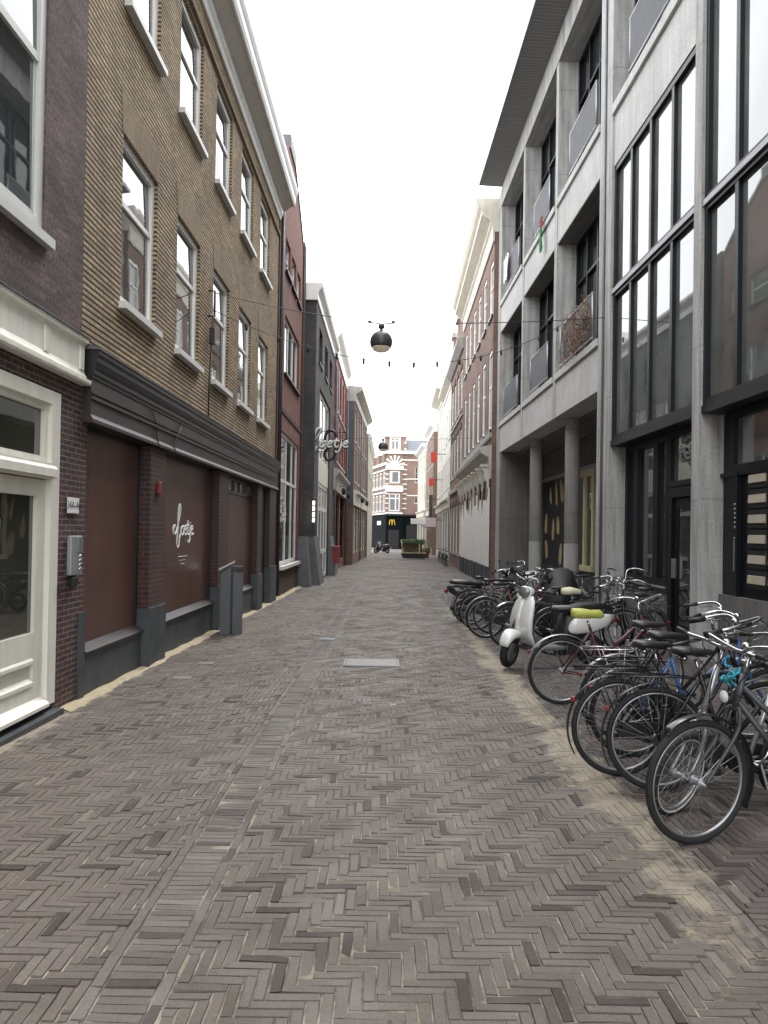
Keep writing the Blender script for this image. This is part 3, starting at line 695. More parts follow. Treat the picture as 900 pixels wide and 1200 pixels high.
# --- loggia bays
def railing(u0, u1, z0, dry=False, label=None):
    with K.part('balcony_railing', 'alu') as p:
        for z in (z0+.04, z0+1.0): p.mb.tube([K.P(u0, .02, z), K.P(u1, .02, z)], .022)
        for u in (u0+.02, u1-.02): p.mb.tube([K.P(u, .02, z0), K.P(u, .02, z0+1.02)], .018)
    with K.part('screen', 'railing_grey', p.ob) as q:
        n = int((u1-u0)/.045)
        for i in range(1, n): q.box(u0+i*(u1-u0)/n-.012, u0+i*(u1-u0)/n+.012, z0+.06, z0+.97, .012, .03)
        q.box(u0+.04, u1-.04, z0+.08, z0+.95, .002, .006)
    return p.ob
bays = [(15.87, 19.59), (19.87, 23.94), (24.21, 28.34)]
for bi, (a, b) in enumerate(bays):
    for zf, zt in ((4.66, 5.75), (9.12, 10.22)):
        with K.part('spandrel', 'concrete_light') as p:
            p.box(a, b, zf, zt-.16, -.62, -.02); p.box(a, b, zt-.158, zt, -.62, .035)
    for z0, z1 in ((5.78, 9.10), (10.25, 13.83)):
        K.window(a+.01, b-.01, z0, z1, w=-.50, frame='black_metal', pane='glass_dark', cols=(.18, .42, .5, .74), rows=(.68,), fw=.09, bw=.07, sill=False, th=.12, name='balcony_window')
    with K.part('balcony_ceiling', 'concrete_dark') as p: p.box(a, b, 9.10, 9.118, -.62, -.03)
railing(16.2, 19.0, 5.80); railing(16.1, 18.3, 10.27); railing(20.4, 22.6, 5.80); railing(20.4, 22.4, 10.27); railing(24.7, 27.2, 5.80); railing(24.7, 27.0, 10.27)
# --- glazed bays between the posts (nearer the viewer)
for (a, b, spl) in ((-1.34, 2.59, 6.42), (2.86, 6.79, 6.42), (7.06, 10.87, 6.42), (11.13, 15.04, 6.46)):
    near = b < 11
    top = 8.90 if not near else 11.2
    K.window(a, b, spl, top, w=-.05, frame='black_metal', pane='glass_green', cols=(.25, .5, .75), fw=.09, bw=.10, sill=False, th=.10, name='bay_window')
    K.window(a, b, 3.52, spl-.04, w=-.05, frame='black_metal', pane='glass_green', cols=(.25, .5, .75), fw=.09, bw=.10, sill=False, th=.10, name='bay_window')
    with K.part('bay_floor_trim', 'alu_dull') as p: p.box(a, b, spl-.06, spl+.02, -.045, -.015)
    with K.part('bay_box', 'black_metal') as p: p.box(a, b, 3.40, 3.515, -.64, -.03); p.box(a, a+.05, 3.515, top, -.64, -.232); p.box(b-.05, b, 3.515, top, -.64, -.232)
    if not near:
        with K.part('spandrel', 'concrete_light') as p: p.box(a, b, 8.93, 9.95, -.62, -.04); p.box(a, b, 9.952, 10.14, -.62, .02)
    else:
        with K.part('spandrel', 'concrete_light') as p: p.box(a, b, 11.23, 12.2, -.62, -.04)
    K.window(a+.01, b-.01, 10.2 if not near else 12.25, 13.83, w=-.40, frame='black_metal', pane='glass_dark', cols=(.25, .5, .75), rows=(.68,), fw=.09, bw=.07, sill=False, th=.12, name='upper_window')
railing(11.6, 14.0, 10.16)
# ground floor of the glazed bays, set back .35
W = -.36
def gf(a, b, door_u, name='entrance_glazing'):
    with K.part('plinth', 'concrete_dark') as p: p.box(a, b, -.3, .82, -.60, W)
# bay 11.13 - 15.04: two tall panes, door with transom light
with K.part('plinth', 'concrete_dark') as p: p.box(12.86, 15.04, -.3, .80, -.62, W)
K.window(12.86, 15.04, .81, 3.39, w=W+.03, frame='black_metal', pane='glass_dark', cols=(.27, .73,), rows=(), fw=.12, bw=.22, sill=False, th=.1, name='entrance_window')
with K.part('window_ledge', 'alu_dull') as p: p.box(12.9, 15.0, .78, .812, W+.032, W+.07)
K.window(11.13, 12.84, 2.48, 3.39, w=W+.03, frame='black_metal', pane='glass_green', fw=.09, sill=False, th=.1, name='transom_window')
with K.part('entrance_door', 'black_metal') as p:
    p.box(11.13, 11.28, -.2, 2.46, W-.08, W+.03); p.box(12.68, 12.84, -.2, 2.46, W-.08, W+.03); p.box(11.28, 12.68, 2.30, 2.46, W-.08, W+.03)
    p.box(11.30, 11.46, -.08, 2.28, W-.06, W-.01); p.box(12.52, 12.66, -.08, 2.28, W-.06, W-.01); p.box(11.46, 12.52, -.08, .25, W-.06, W-.01); p.box(11.46, 12.52, 2.12, 2.28, W-.06, W-.01)
dr = p.ob
with K.part('pane', 'glass_dark', dr) as p: p.box(11.44, 12.54, .23, 2.14, W-.05, W-.03)
with K.part('handle', 'steel', dr) as p: p.box(12.56, 12.62, .98, 1.30, W-.01, W+.05)
with K.part('doorstep', 'concrete_dark') as p: p.box(11.13, 12.84, -.3, -.09, -.62, W+.2)
# bay 7.06 - 10.87: wide transom light, bell panel, letter boxes
with K.part('plinth', 'concrete_dark') as p: p.box(7.06, 10.87, -.3, .86, -.60, W+.06)
K.window(7.06, 10.62, 2.56, 3.39, w=W+.03, frame='black_metal', pane='glass_green', cols=(.45,), fw=.09, bw=.12, sill=False, th=.1, name='transom_window')
with K.part('entrance_panel', 'black_metal') as p:
    p.box(7.06, 10.87, .865, 2.55, -.60, W); p.box(10.62, 10.87, 2.55, 3.39, -.60, W)
    p.box(10.34, 10.385, .865, 2.55, W, W+.06); p.box(7.06, 10.87, 2.50, 2.555, W, W+.05)
ep = p.ob
with K.part('handle', 'steel', ep) as p: p.box(10.40, 10.43, 1.20, 1.66, W+.03, W+.06)
for k in range(6):
    for g_ in (0, 1):
        with K.part('bell_button', 'chrome', ep) as p: p.mb.lathe([(0, .02), (.016, .018), (.018, 0)], K.P(10.50, W, 1.34+.062*k+.46*g_), (-1, 0, 0), 8)
for row in range(6):
    for col_ in range(4):
        z = 1.00+.262*row; u = 9.60-col_*.53
        t_ = None
        with K.part('letter_box', 'plastic_black') as p: p.box(u, u+.49, z, z+.235, W+.002, W+.03)
        lb = p.ob
        with K.part('flap', 'brass_plate', lb) as p: p.run([(W+.031, z+.06), (W+.052, z+.065), (W+.045, z+.165), (W+.031, z+.17)], u+.03, u+.46)
# the two nearer bays (outside the picture, seen in reflections)
for a, b in ((-1.34, 2.59), (2.86, 6.79)):
    with K.part('plinth', 'concrete_dark') as p: p.box(a, b, -.3, .8, -.60, W)
    K.window(a, b, .81, 3.39, w=W+.03, frame='black_metal', pane='glass_dark', cols=(.33, .66), rows=(.7,), fw=.1, bw=.15, sill=False, th=.1, name='entrance_window')
# --- arcade with round columns
for u, r in ((19.70, .19), (24.1, .19)):
    with K.part('round_column', 'column_concrete') as p: p.mb.lathe([(r, -.35), (r, 1.42), (r-.012, 1.44), (r-.012, 1.455), (r, 1.47), (r, 4.64)], K.P(u, -.50, 0), (0, 0, 1), 32)
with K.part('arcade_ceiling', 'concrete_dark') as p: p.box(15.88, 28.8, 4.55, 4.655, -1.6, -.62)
with K.part('end_pier', 'concrete_dark') as p: p.box(28.0, 28.34, -.4, 4.64, -1.6, -.05)
zb = -1.60
with K.part('arcade_wall', 'mural_dark') as p: p.box(15.88, 28.0, .62, 3.55, zb-.02, zb)
aw = p.ob
with K.part('arcade_plinth', 'bluestone') as p: p.box(15.88, 28.0, -.4, .615, zb-.02, zb+.05)
with K.part('louvre', 'alu_dull') as p:
    p.box(15.88, 28.0, 3.552, 3.66, zb, zb+.05)
    for k in range(11): p.run([(zb+.002, 3.68+k*.078), (zb+.05, 3.66+k*.078), (zb+.05, 3.672+k*.078), (zb+.002, 3.70+k*.078)], 15.9, 27.9)
with K.part('arcade_window', 'window_cream') as p:
    for u in (21.3, 22.15, 23.3): p.box(u, u+.2, .64, 3.54, zb+.002, zb+.09)
    p.box(21.3, 23.5, .64, .80, zb+.09, zb+.13); p.box(21.5, 23.3, 3.35, 3.54, zb+.002, zb+.09)
with K.part('pane', 'glass_dark', p.ob) as q: q.box(21.5, 23.3, .8, 3.35, zb+.002, zb+.02)
# painted leaf and loaf shapes on the dark arcade wall
R_ = random.Random(3)
spots = []
for k in range(200):
    u, z = R_.uniform(16.6, 27.5), R_.uniform(.95, 3.3)
    if 21.0 < u < 23.7: continue
    if any(abs(u-a)/.55 < 1 and abs(z-b)/.75 < 1 for a, b in spots): continue
    spots.append((u, z)); ru, rz_, ang = R_.uniform(.12, .22), R_.uniform(.28, .46), R_.uniform(-.5, .5)
    pts = []
    for i in range(20):
        th = 2*PI*i/20; x, y = ru*math.cos(th)*(1-.3*math.sin(th)), rz_*math.sin(th)
        pts.append((u+x*math.cos(ang)-y*math.sin(ang), z+x*math.sin(ang)+y*math.cos(ang)))
    mb = MB(); K.prism(mb, pts, zb+.003, zb+.008); mb.build('painted_shape', 'mural_cream', aw)
with K.part('downpipe', 'zinc') as p: p.mb.tube([K.P(15.46, .02, 13), K.P(15.46, .02, 0)], .025)

# things hung on the balconies
def cloth(name, label, mats, u, z, w=.35, h=.8):
    t = thing(name, label, 'cloth', (XR+AR*u-.06, u, z), 0)
    for i, (mname, z0, z1) in enumerate(mats):
        mb = MB(); n = 10; vs = []; mz = 6
        for j in range(mz+1):
            zz = z0+(z1-z0)*j/mz
            for s in range(2):
                for k in range(n+1):
                    vs.append((-.02-.012*s-.05*abs(math.sin(k*1.7+zz*2)), -w/2*(1+.15*math.sin(zz*4))+w*k/n, zz+.04*math.sin(k*1.3)))
        q = 2*(n+1); fs = []
        for j in range(mz):
            for s in range(2):
                for k in range(n): fs.append((j*q+s*(n+1)+k, j*q+s*(n+1)+k+1, (j+1)*q+s*(n+1)+k+1, (j+1)*q+s*(n+1)+k))
        mb.add(vs, fs, True); mb.build('fabric', mname, t)
    return t
cloth('towel', 'white towel hanging over the upper balcony railing farthest along the building', [('cloth_white', -.75, .05)], 26.6, 11.25, .8)
cloth('flag', 'green and red cloth dangling from the upper middle balcony', [('cloth_green', -.85, -.25), ('red_plastic', -.25, .05)], 21.0, 10.3, .22)

# ---- R2: brown brick house with the white boarded shop
SX, SA = 3.5, .018
H = Bld('boarded_house', 'brown brick house with a deep cream roof cornice and white hoarding over its shop', -1, SX, SA, 35)
us = [29.2, 31.4, 33.6, 35.8, 38.0, 40.2]
opsH = [(u, u+1.15, 5.65, 8.75) for u in us]+[(u, u+1.15, 10.05, 12.2) for u in us]
H.wall('brown_brick', 28.97, 42.2, -.6, 13.1, opsH, depth=.2)
for o in opsH: H.window(*o, w=-.03, rows=(.55,), fw=.14, bw=.08, sash=True, sill='dark_paint', proj=.07, sill_h=.12, pane='glass_curtain')
with H.part('roof_cornice', 'pale_stucco') as p:
    p.run([(.003, 12.75), (.06, 12.75), (.08, 12.85), (.08, 13.35), (.16, 13.42), (.16, 13.55), (.5, 13.75), (.5, 13.95), (.62, 14.05), (.70, 14.2), (.70, 14.38), (-6, 14.45), (-6, 13.11), (.003, 13.11)], 28.93, 42.3)
with H.part('string_course', 'grey_stone') as p: p.box(29.0, 42.15, 5.32, 5.50, .003, .10)
with H.part('shop_cornice', 'cornice_grey') as p:
    p.run([(.003, 4.30), (.10, 4.30), (.12, 4.55), (.3, 4.66), (.42, 4.72), (.46, 4.86), (.46, 4.94), (.003, 5.02)], 28.95, 42.0)
    p.box(28.97, 42.0, 3.75, 4.298, .003, .07)
for k in range(8):
    u = 29.1+k*1.82
    with H.part('console', 'pale_stucco') as p:
        p.run([(.072, 4.29), (.36, 4.29), (.36, 4.12), (.26, 3.98), (.24, 3.75), (.14, 3.60), (.13, 3.40), (.072, 3.30)], u, u+.24)
        p.box(u-.05, u+.29, 4.20, 4.295, .07, .40)
with H.part('hoarding', 'board_white') as p:
    n = 11
    for k in range(n):
        a = 28.98+k*(41.9-28.98)/n; p.box(a, a+(41.9-28.98)/n-.03, .42+.012*(k % 2), 3.42-.09*((k*7) % 5)-(.25 if k % 3 == 1 else 0), .05, .085+.006*(k % 2))
with H.part('shopfront', 'dark_paint') as p: p.box(28.98, 41.95, .42, 3.74, .003, .045)
for k in range(9):
    a = 28.98+k*1.45
    with H.part('hoarding_stain', 'wood_brown') as p: p.prism([(a+.3, 3.5), (a+1.1, 3.5), (a+.95, 3.05-.2*(k % 3)), (a+.7, 2.9-.25*((k*5) % 3)), (a+.42, 3.1)], .094, .10)
with H.part('plinth', 'bluestone') as p:
    p.box(28.98, 42.0, -.6, .40, .003, .10)
    for k in range(9): p.box(29.3+k*1.42, 29.5+k*1.42, -.6, .42, .10, .16)

# ---- R3: arched brick house with gable tops
J = Bld('arched_house', 'narrow brown brick house with arched windows and stone gable tops', -1, SX, SA, 47)
opsJ = [(42.9+k*2.4, 44.3+k*2.4, z0, z1) for k in range(4) for z0, z1 in ((.5, 3.3), (5.2, 7.6), (8.7, 11.0))]
J.wall('brown_brick', 42.22, 52.0, -.6, 13.0, opsJ, depth=.2)
for o in opsJ:
    J.window(*o, w=-.04, rows=(.6,), fw=.14, bw=.08, sill='grey_stone', pane='glass_curtain', sill_h=.14)
    cu, zt, r = (o[0]+o[1])/2, o[3], .78
    with J.part('arch', 'dark_brick') as p:
        pts = [(cu+r*math.cos(PI*i/10), zt+.42*math.sin(PI*i/10)) for i in range(11)]
        p.prism(pts, .002, .035)
with J.part('cornice', 'grey_stone') as p: p.run([(.003, 11.9), (.1, 11.9), (.4, 12.2), (.4, 12.4), (.003, 12.5)], 42.25, 51.9)
with J.part('string_course', 'grey_stone') as p: p.box(42.25, 51.9, 4.15, 4.4, .003, .14); p.box(42.25, 51.9, 8.2, 8.34, .003, .08)
for a, w_, h in ((42.6, 1.0, 15.9), (46.3, 1.2, 14.6), (50.6, .9, 14.6)):
    with J.part('chimney', 'orange_brick') as p: p.box(a, a+w_, 13.0, h, -.9, -.02)
    with J.part('chimney_cap', 'grey_stone') as p: p.box(a-.12, a+w_+.12, h+.002, h+.3, -1.0, .10); p.box(a-.08, a+w_+.08, h-1.2, h-1.0, -.95, .06)
with J.part('gable', 'brown_brick') as p: p.prism([(43.7, 13.002), (46.2, 13.002), (45.6, 14.8), (44.9, 15.6), (44.2, 14.8)], -.4, -.02)

# ---- far right houses
def far_house(name, label, x0, a, u0, u1, h, mat, cols_, rows_, cmat, shop='glass_shop', oh=.45):
    b = Bld(name, label, -1, x0, a, (u0+u1)/2)
    pit = (u1-u0)/cols_
    ops = [(u0+pit*(k+.22), u0+pit*(k+.72), z, z+2.0) for k in range(cols_) for z in rows_]
    sh = [(u0+pit*(k+.12), u0+pit*(k+.88), .2, 3.2) for k in range(cols_)]
    b.wall(mat, u0, u1, -.8, h, ops+sh, depth=.2)
    for o in ops: b.window(*o, w=-.05, rows=(.55,), fw=.12, bw=.08, pane='glass_curtain')
    for o in sh: b.window(*o, w=-.08, frame='dark_paint', rows=(.75,), cols=(.5,), fw=.14, bw=.1, pane=shop, sill=False)
    with b.part('cornice', cmat) as p: p.run([(-6, h+.002), (.05, h+.002), (.05, h+.35), (oh, h+.6), (oh, h+.85), (-6, h+1.0)], u0+.02, u1)
    with b.part('shop_fascia', 'pale_stucco') as p: p.run([(.003, 3.4), (.14, 3.4), (.14, 3.85), (.3, 3.95), (.3, 4.05), (.003, 4.15)], u0+.05, u1-.05)
    return b
Q1 = far_house('white_house', 'white plastered house with a pale cornice and red signs beyond the brick gables', 3.5, .018, 52.1, 60.5, 11.6, 'white_stucco', 3, (4.9, 8.2), 'pale_stucco')
Q2 = far_house('cream_house', 'tall cream house with a bold yellowish cornice farther down on the right', 3.9, .013, 60.6, 70.5, 12.6, 'pale_stucco', 4, (4.9, 8.0, 10.3), 'pale_stucco', oh=.7)
Q3 = far_house('pink_brick_house', 'small red brick house with white bands far down on the right', 4.6, -.002, 70.6, 80, 11.0, 'corner_brick', 4, (4.9, 8.0), 'white_paint')
Q4 = far_house('banded_house', 'last pale house on the right before the dark fast food restaurant', 6.5, -.028, 80.1, 91, 10.2, 'pale_stucco', 4, (4.9, 8.0), 'white_paint')
# ================================================================== END OF THE STREET
class Front(Bld):                      # a facade that faces the viewer: u = world X
    def __init__(b, name, label, y, u0):
        b.s = 1; b.u0 = u0; b.o = thing(name, label, 'building', (u0, y, 0), 0)
    def P(b, u, w, z): return (u-b.u0, -w, z)
    def box(b, mb, u0, u1, z0, z1, w0, w1): return mb.box(u0-b.u0, u1-b.u0, -w0, -w1, z0, z1)
T = Front('corner_restaurant', 'brick corner building with white banding and a dark fast food front closing the street', 95, 1.2)
T.wall('corner_brick', .2, 2.2, 3.9, 11.7, [(.55, 1.9, 4.3, 6.5), (.6, 1.85, 7.75, 9.3)], depth=.2, body=9, w=.25)
T.window(.55, 1.9, 4.3, 6.5, w=.18, cols=(.62,), rows=(.72,), fw=.14, bw=.14, pane='glass_dark')
T.window(.6, 1.85, 7.75, 9.3, w=.18, cols=(.22,), fw=.16, bw=.1, pane='glass_dark')
T.wall('corner_brick', 2.202, 7.5, 3.9, 11.4, [(3.75, 4.1, 7.9, 9.8), (3.75, 4.1, 5.3, 6.5), (4.4, 4.8, 7.9, 9.8)], depth=.2, body=9, name='side_wall')
for o in ((3.75, 4.1, 7.9, 9.8), (3.75, 4.1, 5.3, 6.5), (4.4, 4.8, 7.9, 9.8)): T.window(*o, w=-.1, rows=(.6,), fw=.06, pane='glass_dark')
with T.part('white_band', 'white_paint') as p:
    for z in (3.96, 6.7, 7.25): p.box(.1, 2.3, z, z+.2, .252, .38)
    p.box(.1, 2.3, 6.9, 7.25, .252, .30); p.box(.1, 2.32, 9.42, 9.9, .252, .36)
    for z in (4.6, 5.2, 5.8, 6.4, 7.0, 7.6, 8.2, 8.8, 9.4, 10.0, 10.6): p.box(2.204, 2.75, z, z+.13, .003, .05); p.box(.1, .5, z, z+.13, .252, .29)
    for z in (6.2, 8.25, 10.6): p.box(2.76, 7.4, z, z+.13, .003, .06)
    p.box(-.1, 7.4, 11.4, 11.75, .26, .45); p.box(2.21, 7.4, 11.38, 11.7, .003, .25)
with T.part('sunburst_arch', 'white_paint') as p:
    cx, cz = 1.2, 9.95
    pts = [(cx+.62*math.cos(PI*i/14), cz+.62*math.sin(PI*i/14)) for i in range(15)]
    p.prism(pts, .252, .32)
    for k in range(7):
        a = PI*(k+.5)/7; d = (math.cos(a), math.sin(a)); n_ = (-d[1], d[0])
        q = [(cx+d[0]*r+n_[0]*w_, cz+d[1]*r+n_[1]*w_) for r, w_ in ((.60, -.05), (1.25, -.12), (1.25, .12), (.60, .05))]
        p.prism(q, .252, .30)
with T.part('dark_front', 'teal_shop') as p:
    p.box(.2, 2.2, -.6, 3.9, -9, .22); p.box(2.201, 7.5, -.6, 3.9, -9, -.02); p.box(2.21, 2.35, -.6, 3.88, -.02, .2)
with T.part('entrance', 'black_cloth') as p: p.box(.55, 1.85, -.3, 2.0, .221, .25); p.box(2.8, 4.6, .1, 2.6, -.019, .01)
with T.part('awning_strip', 'dark_paint') as p: p.box(.2, 6.5, 3.72, 3.9, .221, .6)
mb = MB()
for s in (-1, 1):
    P_ = [T.P(1.0+s*(.30-.29*math.cos(PI*i/12)) if False else 1.0+s*.165+.165*math.cos(PI*i/12)*s*1, .26, 2.58+.66*math.sin(PI*i/12)) for i in range(13)]
    mb.tube(P_, .05, 8)
mb.build('arches_logo', 'arch_yellow', T.o)
with T.part('dormer', 'corner_brick') as p: p.box(-.05, 2.6, 11.76, 13.55, -2.5, .0)
with T.part('dormer_trim', 'white_paint') as p: p.box(-.15, 2.7, 13.552, 13.75, -2.6, .12); p.box(.55, .7, 11.76, 13.5, .002, .06); p.box(1.75, 1.9, 11.76, 13.5, .002, .06); p.box(2.4, 2.62, 11.9, 12.1, .002, .06); p.box(2.4, 2.62, 12.7, 12.9, .002, .06)
T.window(.72, 1.73, 11.9, 13.4, w=.07, cols=(.5,), rows=(.75,), fw=.1, bw=.1, name='dormer_window')
with T.part('roof', 'slate') as p:
    p.mb.prism([(0, 11.76), (-2.0, 13.4), (-6, 13.4), (-8, 11.76)], lambda y, z, t_: (t_, -y, z), 1.5, 6.2)
with T.part('finial', 'grey_stone') as p: p.mb.lathe([(.12, 13.75), (.16, 13.9), (.05, 14.0), (.09, 14.2), (0, 14.5)], (2.45-1.2, .3, 0), (0, 0, 1), 8)
Wg = Bld('wing', 'x', -1, .2+.242*95, -.242, 95)
n_w = 5; opw = [(95.7+k*1.9, 96.9+k*1.9, z0, z1) for k in range(n_w) for z0, z1 in ((4.3, 6.4), (7.4, 9.2))]
Wg.wall('corner_brick', 95.05, 106, 3.9, 10.2, opw, depth=.2, body=3, name='wing_wall')
for o in opw: Wg.window(*o, w=-.06, rows=(.6,), cols=(.5,), fw=.16, bw=.1, pane='glass_dark')
with Wg.part('wing_band', 'white_paint') as p:
    for z in (3.92, 6.55, 7.1, 9.35): p.box(95.1, 106, z, z+.16, .003, .10)
    p.box(95.1, 106, 10.0, 10.3, .003, .25)
with Wg.part('wing_front', 'teal_shop') as p: p.box(95.02, 106, -.6, 3.9, -3, -.01)
with Wg.part('wing_roof', 'slate') as p: p.run([(.0, 10.31), (-1.2, 11.9), (-3, 11.9), (-3, 10.31)], 95.1, 106)
for k in range(3):
    with Wg.part('wing_dormer', 'corner_brick') as p: p.box(96.4+k*3, 97.8+k*3, 10.32, 11.6, -.9, -.05)
with Wg.part('small_sign', 'sign_white') as p: p.box(97.4, 99.4, 2.6, 3.1, .01, .06)
mat = T.o.matrix_basis.inverted() @ Wg.o.matrix_basis
for ch in list(Wg.o.children):
    ch.parent = T.o; ch.matrix_basis = mat @ ch.matrix_basis
bpy.data.objects.remove(Wg.o)

# ================================================================== THE GROUND
def surf(x, y):                      # gentle unevenness of the paving (vectorised)
    return -.009*np.clip(y, 0, 40)+.011*np.sin(x*1.7+.4*y)*np.sin(y*.9+1.3)+.004*np.sin(x*4.1-y*2.3)-.018*np.exp(-((x-1.5)/.25)**2)-.012*np.exp(-((x+.9)/.3)**2)
mb = MB(); xs = [-220, -60, -12]+[-4+.25*k for k in range(37)]+[12, 60, 220]; ys = [-60, -12, -6]+[-2+.5*k for k in range(125)]+[75, 100, 130, 200, 500]
vs = [(x, y, float(surf(np.float64(x), np.float64(y)) if abs(x) < 5.2 else -.009*min(max(y, 0), 40))-.0055) for y in ys for x in xs]
nx = len(xs); mb.add(vs, [(j*nx+i, j*nx+i+1, (j+1)*nx+i+1, (j+1)*nx+i) for j in range(len(ys)-1) for i in range(nx-1)], True)
tag(mb.build('ground', 'joint_sand', fix=False), kind='structure')

U = .0495; GAP = .0058
def rects_to_mesh(name, mat, R, ynear=9.5):
    """R: (x0, x1, y0, y1, r) rows -> bricks; bevelled and slightly tilted near the viewer."""
    R = np.array(R); x0, x1, y0, y1, r = R.T
    n = len(R); g = GAP/2
    jx, jy = rng.normal(0, .0011, n), rng.normal(0, .0013, n)
    x0, x1, y0, y1 = x0+g+jx, x1-g+jx, y0+g+jy, y1-g+jy
    yaw = rng.normal(0, .014, n); dz = rng.normal(0, .0013, n); tx, ty = rng.normal(0, .014, n), rng.normal(0, .018, n)
    cx, cy = (x0+x1)/2, (y0+y1)/2
    def ringv(inset, drop, wob=0.):
        out = []
        for sx, sy in ((-1, -1), (1, -1), (1, 1), (-1, 1)):
            dx, dy = sx*((x1-x0)/2-inset), sy*((y1-y0)/2-inset)
            if wob: dx = dx+rng.normal(0, wob, n); dy = dy+rng.normal(0, wob, n)
            px, py = cx+dx-dy*yaw, cy+dy+dx*yaw
            out.append(np.stack([px, py, surf(cx, cy)+dz+tx*dx+ty*dy-drop], 1))
        return np.stack(out, 1)
    near = cy < ynear
    V = []; F = []; FR = []; off = 0
    a, b_ = ringv(.0, .008, .0015), ringv(.0024, 0, .0019)
    kn = np.where(near)[0]; vn = np.concatenate([a[kn], b_[kn]], 1).reshape(-1, 3); V.append(vn)
    base = (np.arange(len(kn))*8)[:, None]
    q = [[4, 5, 6, 7], [0, 1, 5, 4], [1, 2, 6, 5], [2, 3, 7, 6], [3, 0, 4, 7]]
    F.append((base[:, None, :]+np.array(q)[None]).reshape(-1, 4)); FR.append(np.repeat(r[kn], 5)); off = len(vn)
    kf = np.where(~near)[0]; vf = ringv(.001, .001)[kf].reshape(-1, 3); V.append(vf)
    F.append((np.arange(len(kf))*4)[:, None]+np.arange(4)[None]+off); FR.append(r[kf])
    V = np.concatenate(V); F = np.concatenate(F).astype(np.int32); FR = np.concatenate(FR)
    me = bpy.data.meshes.new(name); me.vertices.add(len(V)); me.vertices.foreach_set('co', V.ravel())
    me.loops.add(len(F)*4); me.loops.foreach_set('vertex_index', F.ravel())
    me.polygons.add(len(F)); me.polygons.foreach_set('loop_start', np.arange(len(F), dtype=np.int32)*4)
    me.polygons.foreach_set('use_smooth', np.zeros(len(F), bool)); me.update(calc_edges=True)
    at = me.attributes.new('rnd', 'FLOAT', 'FACE'); at.data.foreach_set('value', FR.astype(np.float32))
    me.materials.append(M[mat]); o = bpy.data.objects.new(name, me); C.objects.link(o)
    return tag(o, kind='structure')
def herring(xa, xb, ya, yb, ph=0):
    i0, i1 = int(xa/U)-5, int(xb/U)+5; j0, j1 = int(ya/U)-5, int(yb/U)+5; out = []
    patch = {}
    for j in range(j0, j1):
        for i in range(i0, i1):
            d = (i-j+ph) % 8
            if d == 0: x0, x1, y0, y1 = i*U, (i+4)*U, j*U, (j+1)*U
            elif d == 7: x0, x1, y0, y1 = i*U, (i+1)*U, j*U, (j+4)*U
            else: continue
            x0, x1 = max(x0, xa), min(x1, xb); y0 = max(y0, ya)
            if x1-x0 < .018 or y1-y0 < .02: continue
            out.append((x0, x1, y0, y1))
    return out
def rr(n): return list(np.clip(rng.normal(.5, .2, n)-(rng.random(n) < .09)*.40+(rng.random(n) < .03)*.4, 0, 1))
XS = -.90; HALF = .149; XR_ = 1.60
R = herring(-3.02, XS-HALF, 1.2, 62, 3)+herring(XS+HALF, XR_, 1.2, 62, 0)
R = [(*q, r) for q, r in zip(R, rr(len(R)))]
rects_to_mesh('street_paving', 'paver_grey', R)
R = []
y = 1.2; k = 0
while y < 62:
    R.append((XS-.099, XS+.099, y, y+U)); y += U
for s in (-1, 1):
    y = 1.25+.1*(s > 0); xa, xb = sorted((XS+s*.099, XS+s*HALF))
    while y < 62: R.append((xa, xb, y, y+U*4)); y += U*4
y = 1.3
while y < 62:
    R.append((XR_, XR_+U, y, y+U*4)); y += U*4
rects_to_mesh('gutter_strip', 'paver_strip', [(*q, r) for q, r in zip(R, rr(len(R)))])
R = herring(XR_+U, 4.62, 1.2, 29, 5)
rects_to_mesh('side_pavement', 'paver_side', [(*q, r) for q, r in zip(R, rr(len(R)))])
R = herring(XR_+U, 4.75, 29.0, 62, 5)
rects_to_mesh('far_pavement', 'paver_grey', [(*q, r) for q, r in zip(R, rr(len(R)))])
# sand drifted against the left-hand plinths
mb = MB(); vs = []; nn = 150
for k in range(nn+1):
    y = 7.2+k*.13; w = .03+.02*math.sin(k*.37)+.015*math.sin(k*.91+1)+rng.normal(0, .010)
    xb = XL+AL*y+.02; z = float(surf(np.float64(xb), np.float64(y)))
    vs += [(xb-.25, y, z+.030), (xb+.04+w*.4, y, z+.018+.008*math.sin(k)), (xb+.06+max(w, .03)*1.3, y, z-.001)]
mb.add(vs, [(3*k+i, 3*k+i+1, 3*k+i+4, 3*k+i+3) for k in range(nn) for i in (0, 1)], True)
tag(mb.build('sand_drift', 'sand', fix=False), 'pale sand lying along the foot of the left facades', 'sand', kind='stuff')
# fallen scraps and small leaves on the right-hand paving
mb = MB(); R_ = random.Random(11)
for k in range(170):
    x, y = R_.uniform(1.2, 3.6), R_.uniform(3.0, 13); z = float(surf(np.float64(x), np.float64(y)))+.005; a = R_.uniform(0, 6.3); s = R_.uniform(.004, .013)
    c, d = math.cos(a)*s, math.sin(a)*s
    mb.quad((x-c, y-d, z), (x+d*.6, y-c*.6, z+.004), (x+c, y+d, z+.001), (x-d*.6, y+c*.6, z+.006))
tag(mb.build('leaf_litter', 'leaf_dry', fix=False), 'tiny dry leaves and scraps scattered under the parked bicycles', 'litter', kind='stuff')

